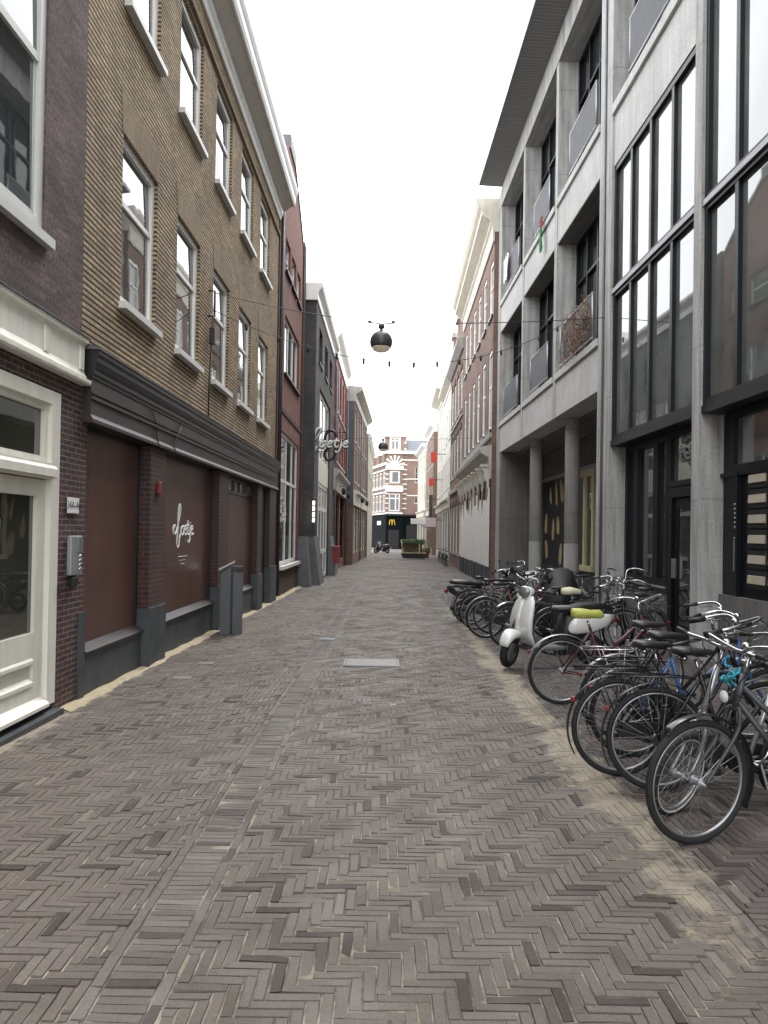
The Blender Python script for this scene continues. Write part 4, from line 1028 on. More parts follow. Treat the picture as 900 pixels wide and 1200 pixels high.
def flat_cover(name, label, cat, x0, x1, y0, y1, mat='plate_metal', frame=True):
    z = max(float(surf(np.float64(x), np.float64(y))) for x in (x0, x1) for y in (y0, y1))
    t = thing(name, label, cat, ((x0+x1)/2, (y0+y1)/2, z)); w, h = (x1-x0)/2, (y1-y0)/2
    MB().rbox(-w, w, -h, h, -.03, .010, .003).build('plate', mat, t)
    if frame:
        f = MB(); f.box(-w-.03, w+.03, -h-.03, -h-.004, -.03, .007); f.box(-w-.03, w+.03, h+.004, h+.03, -.03, .007); f.box(-w-.03, -w-.004, -h, h, -.03, .007); f.box(w+.004, w+.03, -h, h, -.03, .007)
        f.build('frame', 'zinc', t)
flat_cover('manhole_cover', 'large rectangular metal cover plate in the middle of the brick street', 'manhole cover', -.47, .20, 9.95, 10.45)
flat_cover('drain_cover', 'small pale rectangular cover in the paving near the first dark pilaster', 'drain cover', -2.42, -2.20, 8.85, 9.0, 'plate_metal', False)
flat_cover('drain_cover', 'small pale rectangular cover in the paving, slightly farther on towards the bin', 'drain cover', -2.38, -2.18, 9.95, 10.08, 'plate_metal', False)
flat_cover('drain_cover', 'narrow dark drain grating set in the gutter strip beyond the large cover plate', 'drain cover', XS-.13, XS+.13, 12.6, 12.8, 'zinc', False)

# ================================================================== STREET FURNITURE
t = thing('litter_bin', 'grey metal litter bin of two tall slabs with a slanted lid by the brown panels', 'litter bin', (-2.60, 13.2, gz(13.2)), -1.35)
MB().prism([(-.24, .0), (-.025, .0), (-.025, 1.16), (-.24, 1.02)], lambda y, z, u: (u, y*.78, z), -.14, .14).build('left_shell', 'bin_grey', t)
MB().prism([(.025, .0), (.24, .0), (.24, 1.04), (.025, 1.06)], lambda y, z, u: (u, y*.78, z), -.15, .15).build('right_shell', 'bin_grey', t)
MB().box(-.11, .11, -.018, .018, .03, 1.0).build('inner_bin', 'plastic_black', t)
MB().prism([(-.28, 1.08), (.06, 1.22), (.06, 1.24), (-.28, 1.10)], lambda y, z, u: (u, y*.78, z), -.13, .13).build('lid', 'alu', t)
MB().rbox(-.11, .11, -.05, .18, 1.045, 1.15, .01).build('mouth', 'plastic_black', t)

def catenary(name, label, a, b, sag, r=.008, n=30):
    A_, B2 = Vector(a), Vector(b)
    P_ = [A_.lerp(B2, i/n)+Vector((0, 0, -4*sag*(i/n)*(1-i/n))) for i in range(n+1)]
    t = MB().tube(P_, r, 5).build(name, 'cable', None); tag(t, label, 'cable'); return P_
def hanging_lamp(label, c, r, wire_l, wire_r, lw, rw):
    x, y, z = c
    t = thing('street_lamp', label, 'street lamp', (x, y, z))
    prof = [(0.02, r*1.02), (r*.35, r*.97)]+[(r*math.cos(a), r*math.sin(a)) for a in [PI*.37-i*PI*.37/9 for i in range(10)]]+[(r*.985, -r*.2), (r*.93, -r*.40), (r*.87, -r*.47), (r*.80, -r*.47)]
    MB().lathe(prof, n=36).build('shade', 'globe', t)
    MB().lathe([(r*.84, -r*.46), (r*.80, -r*.58), (r*.66, -r*.76), (r*.4, -r*.88), (0, -r*.93)], n=32).build('diffuser', 'lamp_glass', t)
    MB().lathe([(0, r*1.02), (r*.12, r*1.02), (r*.12, r*1.15), (r*.26, r*1.22), (r*.30, r*1.4), (r*.22, r*1.58), (0, r*1.62)], n=14).build('mount', 'globe', t)
    f = MB(); f.tube([(-r*1.05, 0, r*1.75), (0, 0, r*1.60), (r*1.1, 0, r*1.70)], .012, 6)
    for s in (-1, 1): f.rbox(s*r*1.05-.03, s*r*1.05+.03, -.03, .03, r*1.68, r*1.90, .008)
    f.build('hanger', 'globe', t)
    catenary('span_cable', lw, wire_l, (x-r*1.05, y, z+r*1.78), .05); catenary('span_cable', rw, wire_r, (x+r*1.1, y, z+r*1.74), .05)
hanging_lamp('nearer dark globe street lamp hanging on a cable over the middle of the street', (-.11, 14.6, 5.28), .215,
    (-2.90, 12.75, 5.6), (4.38, 15.4, 6.05), 'cable from the tan brick facade to the near hanging lamp', 'cable from the concrete building to the near hanging lamp')
hanging_lamp('far dark globe street lamp hanging in front of the corner restaurant', (-.10, 35, 5.55), .23,
    (-2.5, 34.5, 5.9), (4.1, 35.5, 6.1), 'cable from the grey house to the far hanging lamp', 'cable from the boarded house to the far hanging lamp')
# string of small festoon lamps from the tan facade to the concrete balcony
P_ = catenary('festoon_cable', 'thin sagging cable with small bulb holders crossing the street behind the near lamp', (-2.90, 12.72, 5.3), (4.32, 18.2, 6.75), .95, .007, 44)
t = P_ and bpy.data.objects['festoon_cable']
for k in range(3, 43, 3):
    q = P_[k]
    MB().lathe([(0, .03), (.022, .02), (.026, -.05), (.018, -.09), (0, -.10)], q, n=8).build('bulb_holder', 'plastic_black', t)

# ---- the hanging script sign of the restaurant
t = thing('hanging_sign', 'white script restaurant sign with a dark ring projecting from the grey brick house', 'sign', (-2.80, 27.6, 4.68))
mb = script(lambda x, y: (-.15+x*.44+y*.04, -.06, .0+y*.25), .038); mb.build('lettering', 'letter_white', t)
mb = script(lambda x, y: (-.15+x*.44+y*.04, .02, .0+y*.25), .055); mb.build('letter_backs', 'plastic_black', t)
mb = MB(); P_ = crom([(.75, .03, -.02), (.62, .03, .35), (.78, .03, .62), (1.0, .03, .5), (1.05, .03, .1), (.95, .03, -.35), (.72, .03, -.45), (.62, .03, -.2), (.75, .03, -.02)], 6)
mb.tube(P_, .05, 8); mb.build('loop', 'plastic_black', t)
mb = MB(); mb.tube([(-.1, .05, .62), (1.4, .05, .55)], .018, 6); mb.tube([(-.1, .05, -.18), (1.35, .05, -.12)], .018, 6); mb.rbox(-.14, -.04, -.02, .10, -.3, .7, .01)
mb.build('bracket', 'globe', t)

# ---- wooden planter box in the street, far away
t = thing('street_planter', 'pale slatted wooden street planter with green plants on top standing in the far roadway', 'planter', (2.3, 59.5, gz(59)))
MB().prism([(-.82, .06), (.82, .06), (.95, .42), (-.95, .42)], lambda x, z, y: (x, y, z), -.5, .5).build('trough', 'black_cloth', t)
MB().box(-.72, .72, .38, .44, .42, 1.28).build('panel', 'wood_brown', t)
for s in (-1, 1):
    for y in (-.42, .42): MB().tube([(s*.78, y, .42), (s*.95, y, 1.45)], .05, 6).build('post', 'wood_pale', t)
mb = MB(); mb.box(-.95, .95, -.50, -.46, .44, .52); mb.box(-.92, .92, .44, .48, 1.28, 1.36); mb.box(.42, .5, -.48, -.4, .44, 1.2); mb.build('rail', 'wood_pale', t)
def leaves(mb, n, box, s, R_):
    for k in range(n):
        c = Vector([R_.uniform(*box[i]) for i in range(3)]); a = Vector([R_.gauss(0, 1) for _ in range(3)]).normalized(); b = a.orthogonal().normalized(); q = s*R_.uniform(.6, 1.4)
        mb.quad(c-a*q, c+b*q*.5, c+a*q, c-b*q*.5)
mb = MB(); leaves(mb, 900, ((-.9, .9), (-.45, .45), (1.15, 1.5)), .07, random.Random(5)); mb.build('foliage', 'leaf_green', t, fix=False)
mb = MB(); leaves(mb, 200, ((-.85, .85), (-.45, .3), (.42, .62)), .06, random.Random(6)); mb.build('foliage', 'leaf_green', t, fix=False)
t = thing('flower_tub', 'dark red flower tub with a low bush beside the far planter', 'flower pot', (3.35, 62, gz(60)))
MB().lathe([(0, 0), (.28, 0), (.38, .5), (.34, .5)], n=16).build('tub', 'red_paint', t)
mb = MB(); leaves(mb, 350, ((-.4, .4), (-.4, .4), (.45, .85)), .07, random.Random(8)); mb.build('foliage', 'leaf_green', t, fix=False)
# ---- signs on the far right houses
def board(name, label, cat, x, y, z, w, h, mat, arm=.6):
    t = thing(name, label, cat, (x, y, z))
    MB().rbox(-w/2, w/2, -.06, .06, -h/2, h/2, .015).build('board', mat, t)
    MB().tube([(w/2, 0, h*.3), (w/2+arm, 0, h*.3)], .03, 6).build('arm', 'plastic_black', t); return t
board('projecting_sign', 'upper red projecting sign on the far white house', 'sign', 3.62, 57, 7.3, .42, .8, 'sign_red', .85)
board('projecting_sign', 'lower red projecting sign, below the other red one', 'sign', 3.85, 63, 5.85, .42, .65, 'sign_red', .75)
board('projecting_sign', 'wide pale pink shop sign low over the far pavement', 'sign', 3.72, 61, 2.5, .8, .7, 'sign_pink', .7)
board('projecting_sign', 'pale green shop sign next to the pink one', 'sign', 3.1, 69, 2.7, 1.4, .5, 'sign_white', 1.6)
board('projecting_sign', 'dark vertical banner on the far cream house', 'sign', 4.0, 66, 4.0, .3, 1.9, 'frame_grey', .7)
t = thing('awning', 'pale green slanting awning over a shop near the end of the street', 'awning', (3.7, 76, 2.0))
MB().prism([(-.9, .9), (.9, -.1), (.9, 0), (-.9, 1.0)], lambda x, z, y: (x, y, z), -1, 1).build('canopy', 'frame_silver', t)

# ---- dry climber on the nearest low balcony
t = thing('balcony_plant', 'dry climbing plant with reddish leaves tangled in the nearest low balcony railing', 'plant', (XR+AR*17.4-.05, 17.4, 5.8))
mb = MB(); R_ = random.Random(9)
for k in range(38):
    y0 = R_.uniform(-1.1, 1.1); p = Vector((R_.uniform(-.08, .05), y0, R_.uniform(-.05, .2))); path = [p.copy()]
    for i in range(7): p = p+Vector((R_.gauss(0, .03), R_.gauss(0, .09), R_.uniform(.05, .2))); path.append(p.copy())
    mb.tube(path, .006, 4)
mb.build('stems', 'wood_brown', t)
mb = MB(); leaves(mb, 420, ((-.14, .06), (-1.15, 1.15), (-.1, 1.05)), .035, R_); mb.build('leaves', 'leaf_dry', t, fix=False)
# ================================================================== BICYCLES AND SCOOTERS
def wheel(name, parent, hub, R=.345, tyre='rubber', whitewall=False, rim='alu'):
    x, z = hub
    r = MB(); r.ring((x, 0, z), (0, 1, 0), R-.043, .0085, 48, 6, 1.3); w = r.build(name, rim, parent)
    MB().ring((x, 0, z), (0, 1, 0), R-.020, .0195, 56, 10).build('tyre', tyre, w)
    if whitewall:
        m_ = MB()
        for s in (-1, 1): m_.ring((x, s*.014, z), (0, 1, 0), R-.030, .008, 56, 5, .6)
        m_.build('tyre_band', 'whitewall', w)
    s = MB(); n = 28
    for k in range(n):
        a = 2*PI*k/n; off = .45*(1 if k % 4 < 2 else -1); sd = .03*(1 if k % 2 else -1); rh = .024
        s.tube([(x+rh*math.cos(a+off*2), sd, z+rh*math.sin(a+off*2)), (x+(R-.05)*math.cos(a), 0, z+(R-.05)*math.sin(a))], .0013, 3, False)
    s.build('spokes', 'alu', w)
    MB().lathe([(0, -.065), (.010, -.065), (.010, -.036), (.028, -.034), (.028, -.028), (.017, -.022), (.017, .022), (.028, .028), (.028, .034), (.010, .036), (.010, .065), (0, .065)], (x, 0, z), (0, 1, 0), 12).build('hub', 'alu_dull', w)
    return w

def bicycle(label, contact, phi, facing_wall=True, frame='frame_black', kind='oma', bar='swept', steer=0., lean=0., fender='frame_black', saddle='leather_black',
            rack='frame_black', R=.345, crate=None, whitewall=False, chain=True, sh=0., lights=True, group='bicycles parked along the right side', rim='alu', name='bicycle', bar_mat='chrome'):
    hd = math.radians(phi)+(0 if facing_wall else PI)
    lx = -.50 if facing_wall else .60
    k = R/.345
    if k < .9: lx = lx*.86
    loc = (contact[0]-math.cos(hd)*lx, contact[1]-math.sin(hd)*lx, gz(contact[1])-.004)
    t = thing(name, label, 'bicycle', loc, hd, group, lean=math.radians(lean))
    rh, fh = (-.50, R), (.60, R)
    if k < .9: rh, fh = (-.43, R), (.52, R)
    Ht, Hb = Vector((.30, 0, .93)), Vector((.355, 0, .75)); 
    if k < .9: Hb = Vector((.39, 0, .58))
    BB = Vector((-.06, 0, .285)); St = Vector((-.215, 0, .78)); V = Vector
    f = MB(); f.tube([Ht, Hb], .019, 10); f.tube([BB, St], .016, 10)
    if kind == 'men':
        f.tube([Ht+V((.012, 0, -.05)), St+V((.005, 0, -.02))], .0155, 10); f.tube([Hb+V((-.01, 0, .03)), BB], .0175, 10)
    elif kind == 'oma':
        f.tube(crom([Hb+V((-.01, 0, .03)), V((.27, 0, .52)), V((.12, 0, .345)), BB], 6), .0175, 10)
        f.tube(crom([Ht+V((.02, 0, -.04)), V((.2, 0, .60)), V((.05, 0, .46)), V((-.11, 0, .44))], 6), .0145, 10)
    elif kind == 'double':
        f.tube([Hb+V((-.01, 0, .03)), BB+V((.01, 0, .02))], .0175, 10); f.tube([Hb+V((-.03, 0, .12)), V((-.12, 0, .46))], .0165, 10)
    else:
        f.tube(crom([Hb+V((0, 0, .06)), V((.15, 0, .42)), BB], 6), .026, 10)
    for s in (-1, 1):
        f.tube([BB+V((0, s*.025, 0)), V((rh[0], s*.062, rh[1]))], .0095, 6); f.tube([St+V((0, s*.015, -.04)), V((rh[0], s*.062, rh[1]))], .0085, 6)
    f.lathe([(.0, -.04), (.022, -.04), (.022, .04), (0, .04)], BB, (0, 1, 0), 12)
    f.build('frame', frame, t)
    wheel('rear_wheel', t, rh, R, whitewall=whitewall, rim=rim)
    sv = V((-.265, 0, .90+sh))
    MB().tube([St, V((-.245, 0, .88+sh))], .0125, 8).build('seat_post', 'chrome', t)
    m_ = MB(); m_.loft([(sv+V((-.125, 0, .03)), (0, .05, 0), (0, 0, .014)), (sv+V((-.11, 0, .035)), (0, .088, 0), (0, 0, .028)), (sv+V((-.04, 0, .035)), (0, .092, 0), (0, 0, .032)), (sv+V((.04, 0, .03)), (0, .05, 0), (0, 0, .026)), (sv+V((.12, 0, .03)), (0, .028, 0), (0, 0, .02)), (sv+V((.155, 0, .028)), (0, .012, 0), (0, 0, .010))], 16, True, 2.3)
    sd = m_.build('saddle', saddle, t)
    if saddle in ('leather_black',):
        m_ = MB()
        for s in (-1, 1):
            m_.ring(sv+V((-.07, s*.045, -.012)), (0, 0, 1), .018, .005, 12, 5, 3)
        m_.tube([sv+V((-.09, 0, .0)), sv+V((.1, 0, .0))], .006, 5); m_.build('springs', 'chrome', sd)
    if fender:
        m_ = MB(); m_.ring((rh[0], 0, rh[1]), (0, 1, 0), R+.028, .0045, 30, 8, 6.2, math.radians(-210), math.radians(-48)); fd = m_.build('rear_fender', fender, t)
        m_ = MB()
        for s in (-1, 1): m_.tube([(rh[0], s*.066, rh[1]), (rh[0]-(R+.022)*.94, s*.028, rh[1]+(R+.022)*.34)], .0022, 4)
        m_.build('stay', 'frame_grey', fd)
    if rack:
        zt = rh[1]+R+.075; m_ = MB()
        for s in (-1, 1):
            m_.tube([(-.26, s*.055, zt-.01), (-.40, s*.065, zt), (rh[0]-.34, s*.06, zt-.005)], .0055, 6)
            m_.tube([(rh[0]-.18, s*.065, zt), (rh[0]-.01, s*.072, rh[1])], .005, 5); m_.tube([(rh[0]+.02, s*.065, zt), (rh[0]-.01, s*.072, rh[1])], .005, 5)
        for x in (-.40, -.52, -.64, rh[0]-.34): m_.tube([(x, -.062, zt), (x, .062, zt)], .0045, 5)
        m_.tube([(-.42, 0, zt+.012), (rh[0]-.33, 0, zt+.012)], .005, 5); m_.build('rear_rack', rack, t)
    if chain:
        c0, c1 = V((rh[0], 0, rh[1])), BB; pts = []
        for i in range(9): a = PI/2+PI*i/8; pts.append((c0.x+.045*math.cos(a), c0.z+.045*math.sin(a)))
        for i in range(13): a = -PI/2+PI*i/12; pts.append((c1.x+.105*math.cos(a), c1.z+.105*math.sin(a)))
        MB().prism(pts, lambda x, z, y: (x, -y, z), .045, .072).build('chain_case', 'plastic_black', t)
    else:
        m_ = MB(); m_.ring(BB+V((0, -.05, 0)), (0, 1, 0), .085, .005, 28, 5); m_.tube([BB+V((0, -.05, .09)), V((rh[0], -.05, rh[1]+.035))], .004, 4); m_.tube([BB+V((0, -.05, -.09)), V((rh[0], -.05, rh[1]-.035))], .004, 4)
        for i in range(5): a = 2*PI*i/5; m_.tube([BB+V((0, -.05, 0)), BB+V((.083*math.cos(a), -.05, .083*math.sin(a)))], .006, 4)
        m_.build('chain', 'alu_dull', t)
    a = .7+contact[1]; d = V((math.cos(a), 0, math.sin(a)))*.165
    m_ = MB()
    for s in (-1, 1): m_.tube([BB+V((0, s*.085, 0)), BB+V((0, s*.095, 0))-s*d], .009, 6)
    m_.tube([BB+V((0, -.085, 0)), BB+V((0, .085, 0))], .009, 6); cr = m_.build('crank', 'chrome', t)
    for s in (-1, 1):
        q = BB+V((0, s*.145, 0))-s*d; MB().rbox(q.x-.045, q.x+.045, q.y-.045, q.y+.045, q.z-.012, q.z+.012, .005).build('pedal', 'plastic_black', cr)
    m_ = MB(); m_.tube([BB+V((-.06, .05, 0)), V((-.14, .17, .012)), V((-.17, .175, .004))], .008, 6); m_.build('kickstand', 'alu_dull', t)
    if lights: MB().rbox(rh[0]-(R+.045)*.86-.012, rh[0]-(R+.045)*.86+.012, -.02, .02, rh[1]+(R+.045)*.5-.016, rh[1]+(R+.045)*.5+.016, .005).build('tail_light', 'red_plastic', t)
    if fender: pass
    m_ = MB(); m_.ring((rh[0], 0, rh[1]), (0, 1, 0), R-.02, .014, 10, 6, 2.2, math.radians(-75), math.radians(-28)); m_.build('ring_lock', 'plastic_black', t)
    if int(contact[1]*10) % 3 == 0:
        m_ = MB(); m_.tube(crom([St+V((.02, .03, -.1)), St+V((.08, .09, -.2)), St+V((.03, .10, -.33)), St+V((-.04, .05, -.26)), St+V((-.0, -.05, -.15)), St+V((.02, .03, -.1))], 6), .010, 6); m_.build('chain_lock', 'black_cloth', t)
    # ---- steered group: everything turns about the head tube
    ax = (Ht-Hb).normalized(); Mx = Matrix.Translation(Hb) @ Matrix.Rotation(math.radians(steer), 4, ax) @ Matrix.Translation(-Hb)
    st = []
    m_ = MB()
    for s in (-1, 1): m_.tube(crom([Hb+V((.0, s*.02, -.005)), Hb+V((.015, s*.05, -.03)), (Hb+V((.03, s*.055, -.12))), V((Hb.x*.45+fh[0]*.55-.02, s*.056, fh[1]*.55+Hb.z*.45-.02)), V((fh[0], s*.06, fh[1]))], 5), [.0125]*16+[.010]*5, 8)
    m_.tube([Hb+V((0, -.03, -.012)), Hb+V((0, .03, -.012))], .014, 8); fk = m_.build('fork', frame, t); st.append(fk)
    st.append(wheel('front_wheel', t, fh, R, whitewall=whitewall, rim=rim))
    if fender:
        m_ = MB(); m_.ring((fh[0], 0, fh[1]), (0, 1, 0), R+.028, .0045, 30, 8, 6.2, math.radians(-208 if kind != 'men' else -190), math.radians(-52)); st.append(m_.build('front_fender', fender, t))
    m_ = MB(); top = Ht+ax*.10
    m_.tube([Ht, top], .013, 8); m_.tube([top, top+V((.05, 0, .03))], .013, 8); c = top+V((.05, 0, .03))
    if bar == 'swept': side = [(.0, 0, 0), (.03, .06, .02), (.045, .15, .05), (.0, .25, .06), (-.10, .295, .035), (-.24, .30, -.0)]
    elif bar == 'high': side = [(.0, 0, 0), (.0, .04, .03), (.05, .09, .16), (.04, .2, .20), (-.06, .29, .18), (-.20, .31, .14)]
    else: side = [(.0, 0, 0), (.0, .1, .01), (.0, .2, .01), (-.03, .3, .01)]
    pl = crom([c+V((x, -y, z)) for x, y, z in side[::-1]][:-1]+[c+V(side[0])]+[c+V(q) for q in side[1:]], 5)
    m_.tube(pl, .0112, 8); hb = m_.build('handlebar', bar_mat, t); st.append(hb)
    for s, q0, q1 in ((-1, pl[0], pl[4]), (1, pl[-1], pl[-5])): MB().tube([q0+(q0-q1).normalized()*.01, q1], .0165, 8).build('grip', 'plastic_black', hb)
    m_ = MB()
    for s in (-1, 1):
        q = pl[7] if s < 0 else pl[-8]
        MB().tube([q, q+V((.04, 0, -.03)), q+V((-.06, s*.01, -.045))], .005, 5).build('brake_lever', 'alu', hb)
    m_ = MB(); m_.tube(crom([pl[7], pl[7]+V((.12, .05, -.05)), Ht+V((.07, -.03, -.05)), Hb+V((.03, -.03, 0))], 5), .003, 4); m_.tube(crom([pl[-8], pl[-8]+V((.13, -.05, -.03)), Ht+V((.08, .02, -.08)), Hb+V((-.03, .03, .05))], 5), .003, 4)
    m_.build('brake_cable', 'plastic_black', hb)
    if lights:
        m_ = MB(); m_.lathe([(0, -.05), (.022, -.045), (.034, 0), (.036, .015)], Hb+V((.07, 0, .06)), (1, 0, 0), 14); hl = m_.build('headlight', 'chrome', t); st.append(hl)
        MB().lathe([(.034, .014), (.02, .02), (0, .022)], Hb+V((.07, 0, .06)), (1, 0, 0), 12).build('lens', 'letter_white', hl)
    MB().lathe([(0, .03), (.018, .026), (.026, .012), (.026, 0), (0, 0)], c+V((.03, .06, .035)), (0, 0, 1), 12).build('bell', 'chrome', hb)
    if crate:
        m_ = MB(); x0, x1, z0, z1 = .36, .68, .86, 1.10
        for z in (z0, z0+.06, z0+.12, z0+.18, z1): 
            m_.tube([(x0, -.2, z), (x1, -.2, z), (x1, .2, z), (x0, .2, z), (x0, -.2, z)], .005, 4)
        for k_ in range(7):
            x = x0+(x1-x0)*k_/6; y = -.2+.4*k_/6
            m_.tube([(x, -.2, z0), (x, -.2, z1)], .004, 4); m_.tube([(x, .2, z0), (x, .2, z1)], .004, 4); m_.tube([(x1, y, z0), (x1, y, z1)], .004, 4); m_.tube([(x0, y, z0), (x0, y, z1)], .004, 4); m_.tube([(x0, y, z0), (x1, y, z0)], .004, 4)
        st.append(m_.build('front_basket', crate, t))
    for o in st: o.matrix_basis = Mx
    return t

b1 = bicycle('nearest bicycle, dark grey with its front wheel turned out onto the sandy paving', (1.75, 4.27), 7, False, frame='frame_grey', kind='double', bar='swept', steer=13, lean=2, chain=True, bar_mat='chrome')
b0 = bicycle('small-wheeled folding bicycle with pale tyre bands right behind the nearest front wheel', (1.80, 4.72), 24, False, frame='frame_silver', kind='fold', bar='flat', R=.26, steer=12, lean=-8, rack=None, whitewall=True, fender=None, lights=False, sh=-.02)
b2 = bicycle('black bicycle with chrome-edged rear fender, black rack and saddle, second from the viewer', (1.86, 5.16), -2, True, kind='men', bar='flat', lean=-3, steer=20, chain=True)
b3 = bicycle('black step-through bicycle between the silver-racked and the second bicycle', (1.70, 5.48), 2, True, kind='oma', bar='swept', lean=-2, steer=-15, rack='frame_black')
b4 = bicycle('blue bicycle half hidden in the middle of the near row', (1.95, 5.98), 3, True, frame='frame_blue', kind='double', bar='swept', fender='frame_black', lean=3, steer=10, sh=.02)
b5 = bicycle('bicycle with shiny silver fender and silver luggage rack at the back of the near row', (2.02, 6.55), 2, True, frame='frame_black', kind='men', bar='swept', fender='frame_silver', rack='chrome', steer=-20, lean=2, sh=.04)
b6 = bicycle('wine red bicycle with a yellow-green plastic cover on its saddle', (1.83, 7.85), 2, True, frame='frame_wine', kind='double', bar='swept', fender='frame_silver', saddle='yellow_cover', rack=None, chain=False, steer=35, lean=2, sh=-.02)
# plastic cover puffed over the saddle
m_ = MB(); m_.loft([((-.41, 0, .93), (0, .03, 0), (0, 0, .03)), ((-.39, 0, .935), (0, .095, 0), (0, 0, .05)), ((-.30, 0, .94), (0, .10, 0), (0, 0, .045)), ((-.20, 0, .93), (0, .075, 0), (0, 0, .04)), ((-.12, 0, .93), (0, .06, 0), (0, 0, .045)), ((-.085, 0, .925), (0, .03, 0), (0, 0, .025))], 16, True, 2.6)
m_.build('saddle_cover', 'yellow_cover', b6)
# turquoise cloth tied round the frame of the black bicycle
m_ = MB(); R_ = random.Random(4)
for k in range(7):
    c = Vector((-.02, R_.uniform(-.05, .03), .74))+Vector([R_.gauss(0, .03) for _ in range(3)]); P_ = [c]
    for i in range(6): c = c+Vector([R_.gauss(0, .026) for _ in range(3)]); P_.append(c)
    m_.tube(crom(P_, 4), .014, 6)
t = m_.build('lock_cover', 'cyan_cloth', None); tag(t, 'turquoise cloth-covered chain lock bundled on the near black bicycles', 'bicycle lock')
t.parent = None; t.location = (2.28, 5.05, .30); t.scale = (.6, .6, .6)
b7 = bicycle('black bicycle parked end-on against the double concrete pillar', (3.45, 11.6), -84, False, kind='oma', bar='swept', steer=8, lean=3, sh=.02)
b8 = bicycle('black bicycle with a cream saddle cover behind the white scooter', (2.5, 11.25), 8, True, kind='oma', bar='swept', saddle='cream_cover', steer=-25, lean=3)
m_ = MB(); m_.loft([((-.40, 0, .93), (0, .03, 0), (0, 0, .03)), ((-.37, 0, .94), (0, .10, 0), (0, 0, .05)), ((-.26, 0, .95), (0, .10, 0), (0, 0, .055)), ((-.14, 0, .935), (0, .05, 0), (0, 0, .04)), ((-.10, 0, .93), (0, .02, 0), (0, 0, .02))], 16, True, 2.4); m_.build('saddle_cover', 'cream_cover', b8)
b9 = bicycle('black bicycle with a wire front basket against the concrete pillar', (3.8, 12.5), -75, False, kind='oma', bar='high', crate='frame_black', steer=-10, lean=-4, sh=.05)
b10 = bicycle('bicycle with a white front fender just left of the scooter front wheel', (1.95, 12.1), 12, False, frame='frame_black', kind='oma', bar='swept', fender='frame_silver', steer=14, lean=-3, rim='alu')
b11 = bicycle('dark green bicycle with silver-rimmed fenders leading the middle group', (1.76, 13.1), 4, True, frame='frame_green', kind='double', bar='swept', fender='frame_silver', rack='frame_black', steer=-10, lean=2)
b12 = bicycle('dusty pink bicycle wedged in the middle group', (1.95, 13.7), 0, True, frame='frame_pink', kind='double', bar='swept', lean=-2, steer=10, sh=.03)
b13 = bicycle('grey bicycle with silver handlebars behind the pink one', (1.75, 14.3), 5, True, frame='frame_grey', kind='men', bar='high', lean=3, steer=-16, fender='frame_grey')
b14 = bicycle('black bicycle next to the dark moped', (1.72, 15.1), 8, True, frame='frame_black', kind='oma', bar='swept', lean=-2, steer=20)
b15 = bicycle('silver bicycle nearest the wall, behind the middle group', (3.2, 14.9), 20, False, frame='frame_silver', kind='men', bar='swept', lean=5, steer=24, fender=None, sh=.06)
b16 = bicycle('black bicycle nearest the wall, just before the black moped', (3.1, 16.3), -15, False, frame='frame_black', kind='oma', bar='swept', lean=-6, steer=-30, sh=.02)
far = 'bicycles against the wall in the distance'
for (x, y, l) in ((3.75, 46.5, 'nearest of the far bicycles against the arched brick house'), (3.8, 49.6, 'middle far bicycle against the arched brick house'), (3.85, 53.5, 'farthest bicycle against the white house')):
    bicycle(l, (x, y), 78, False, kind='oma', lean=4, steer=10, group=far)

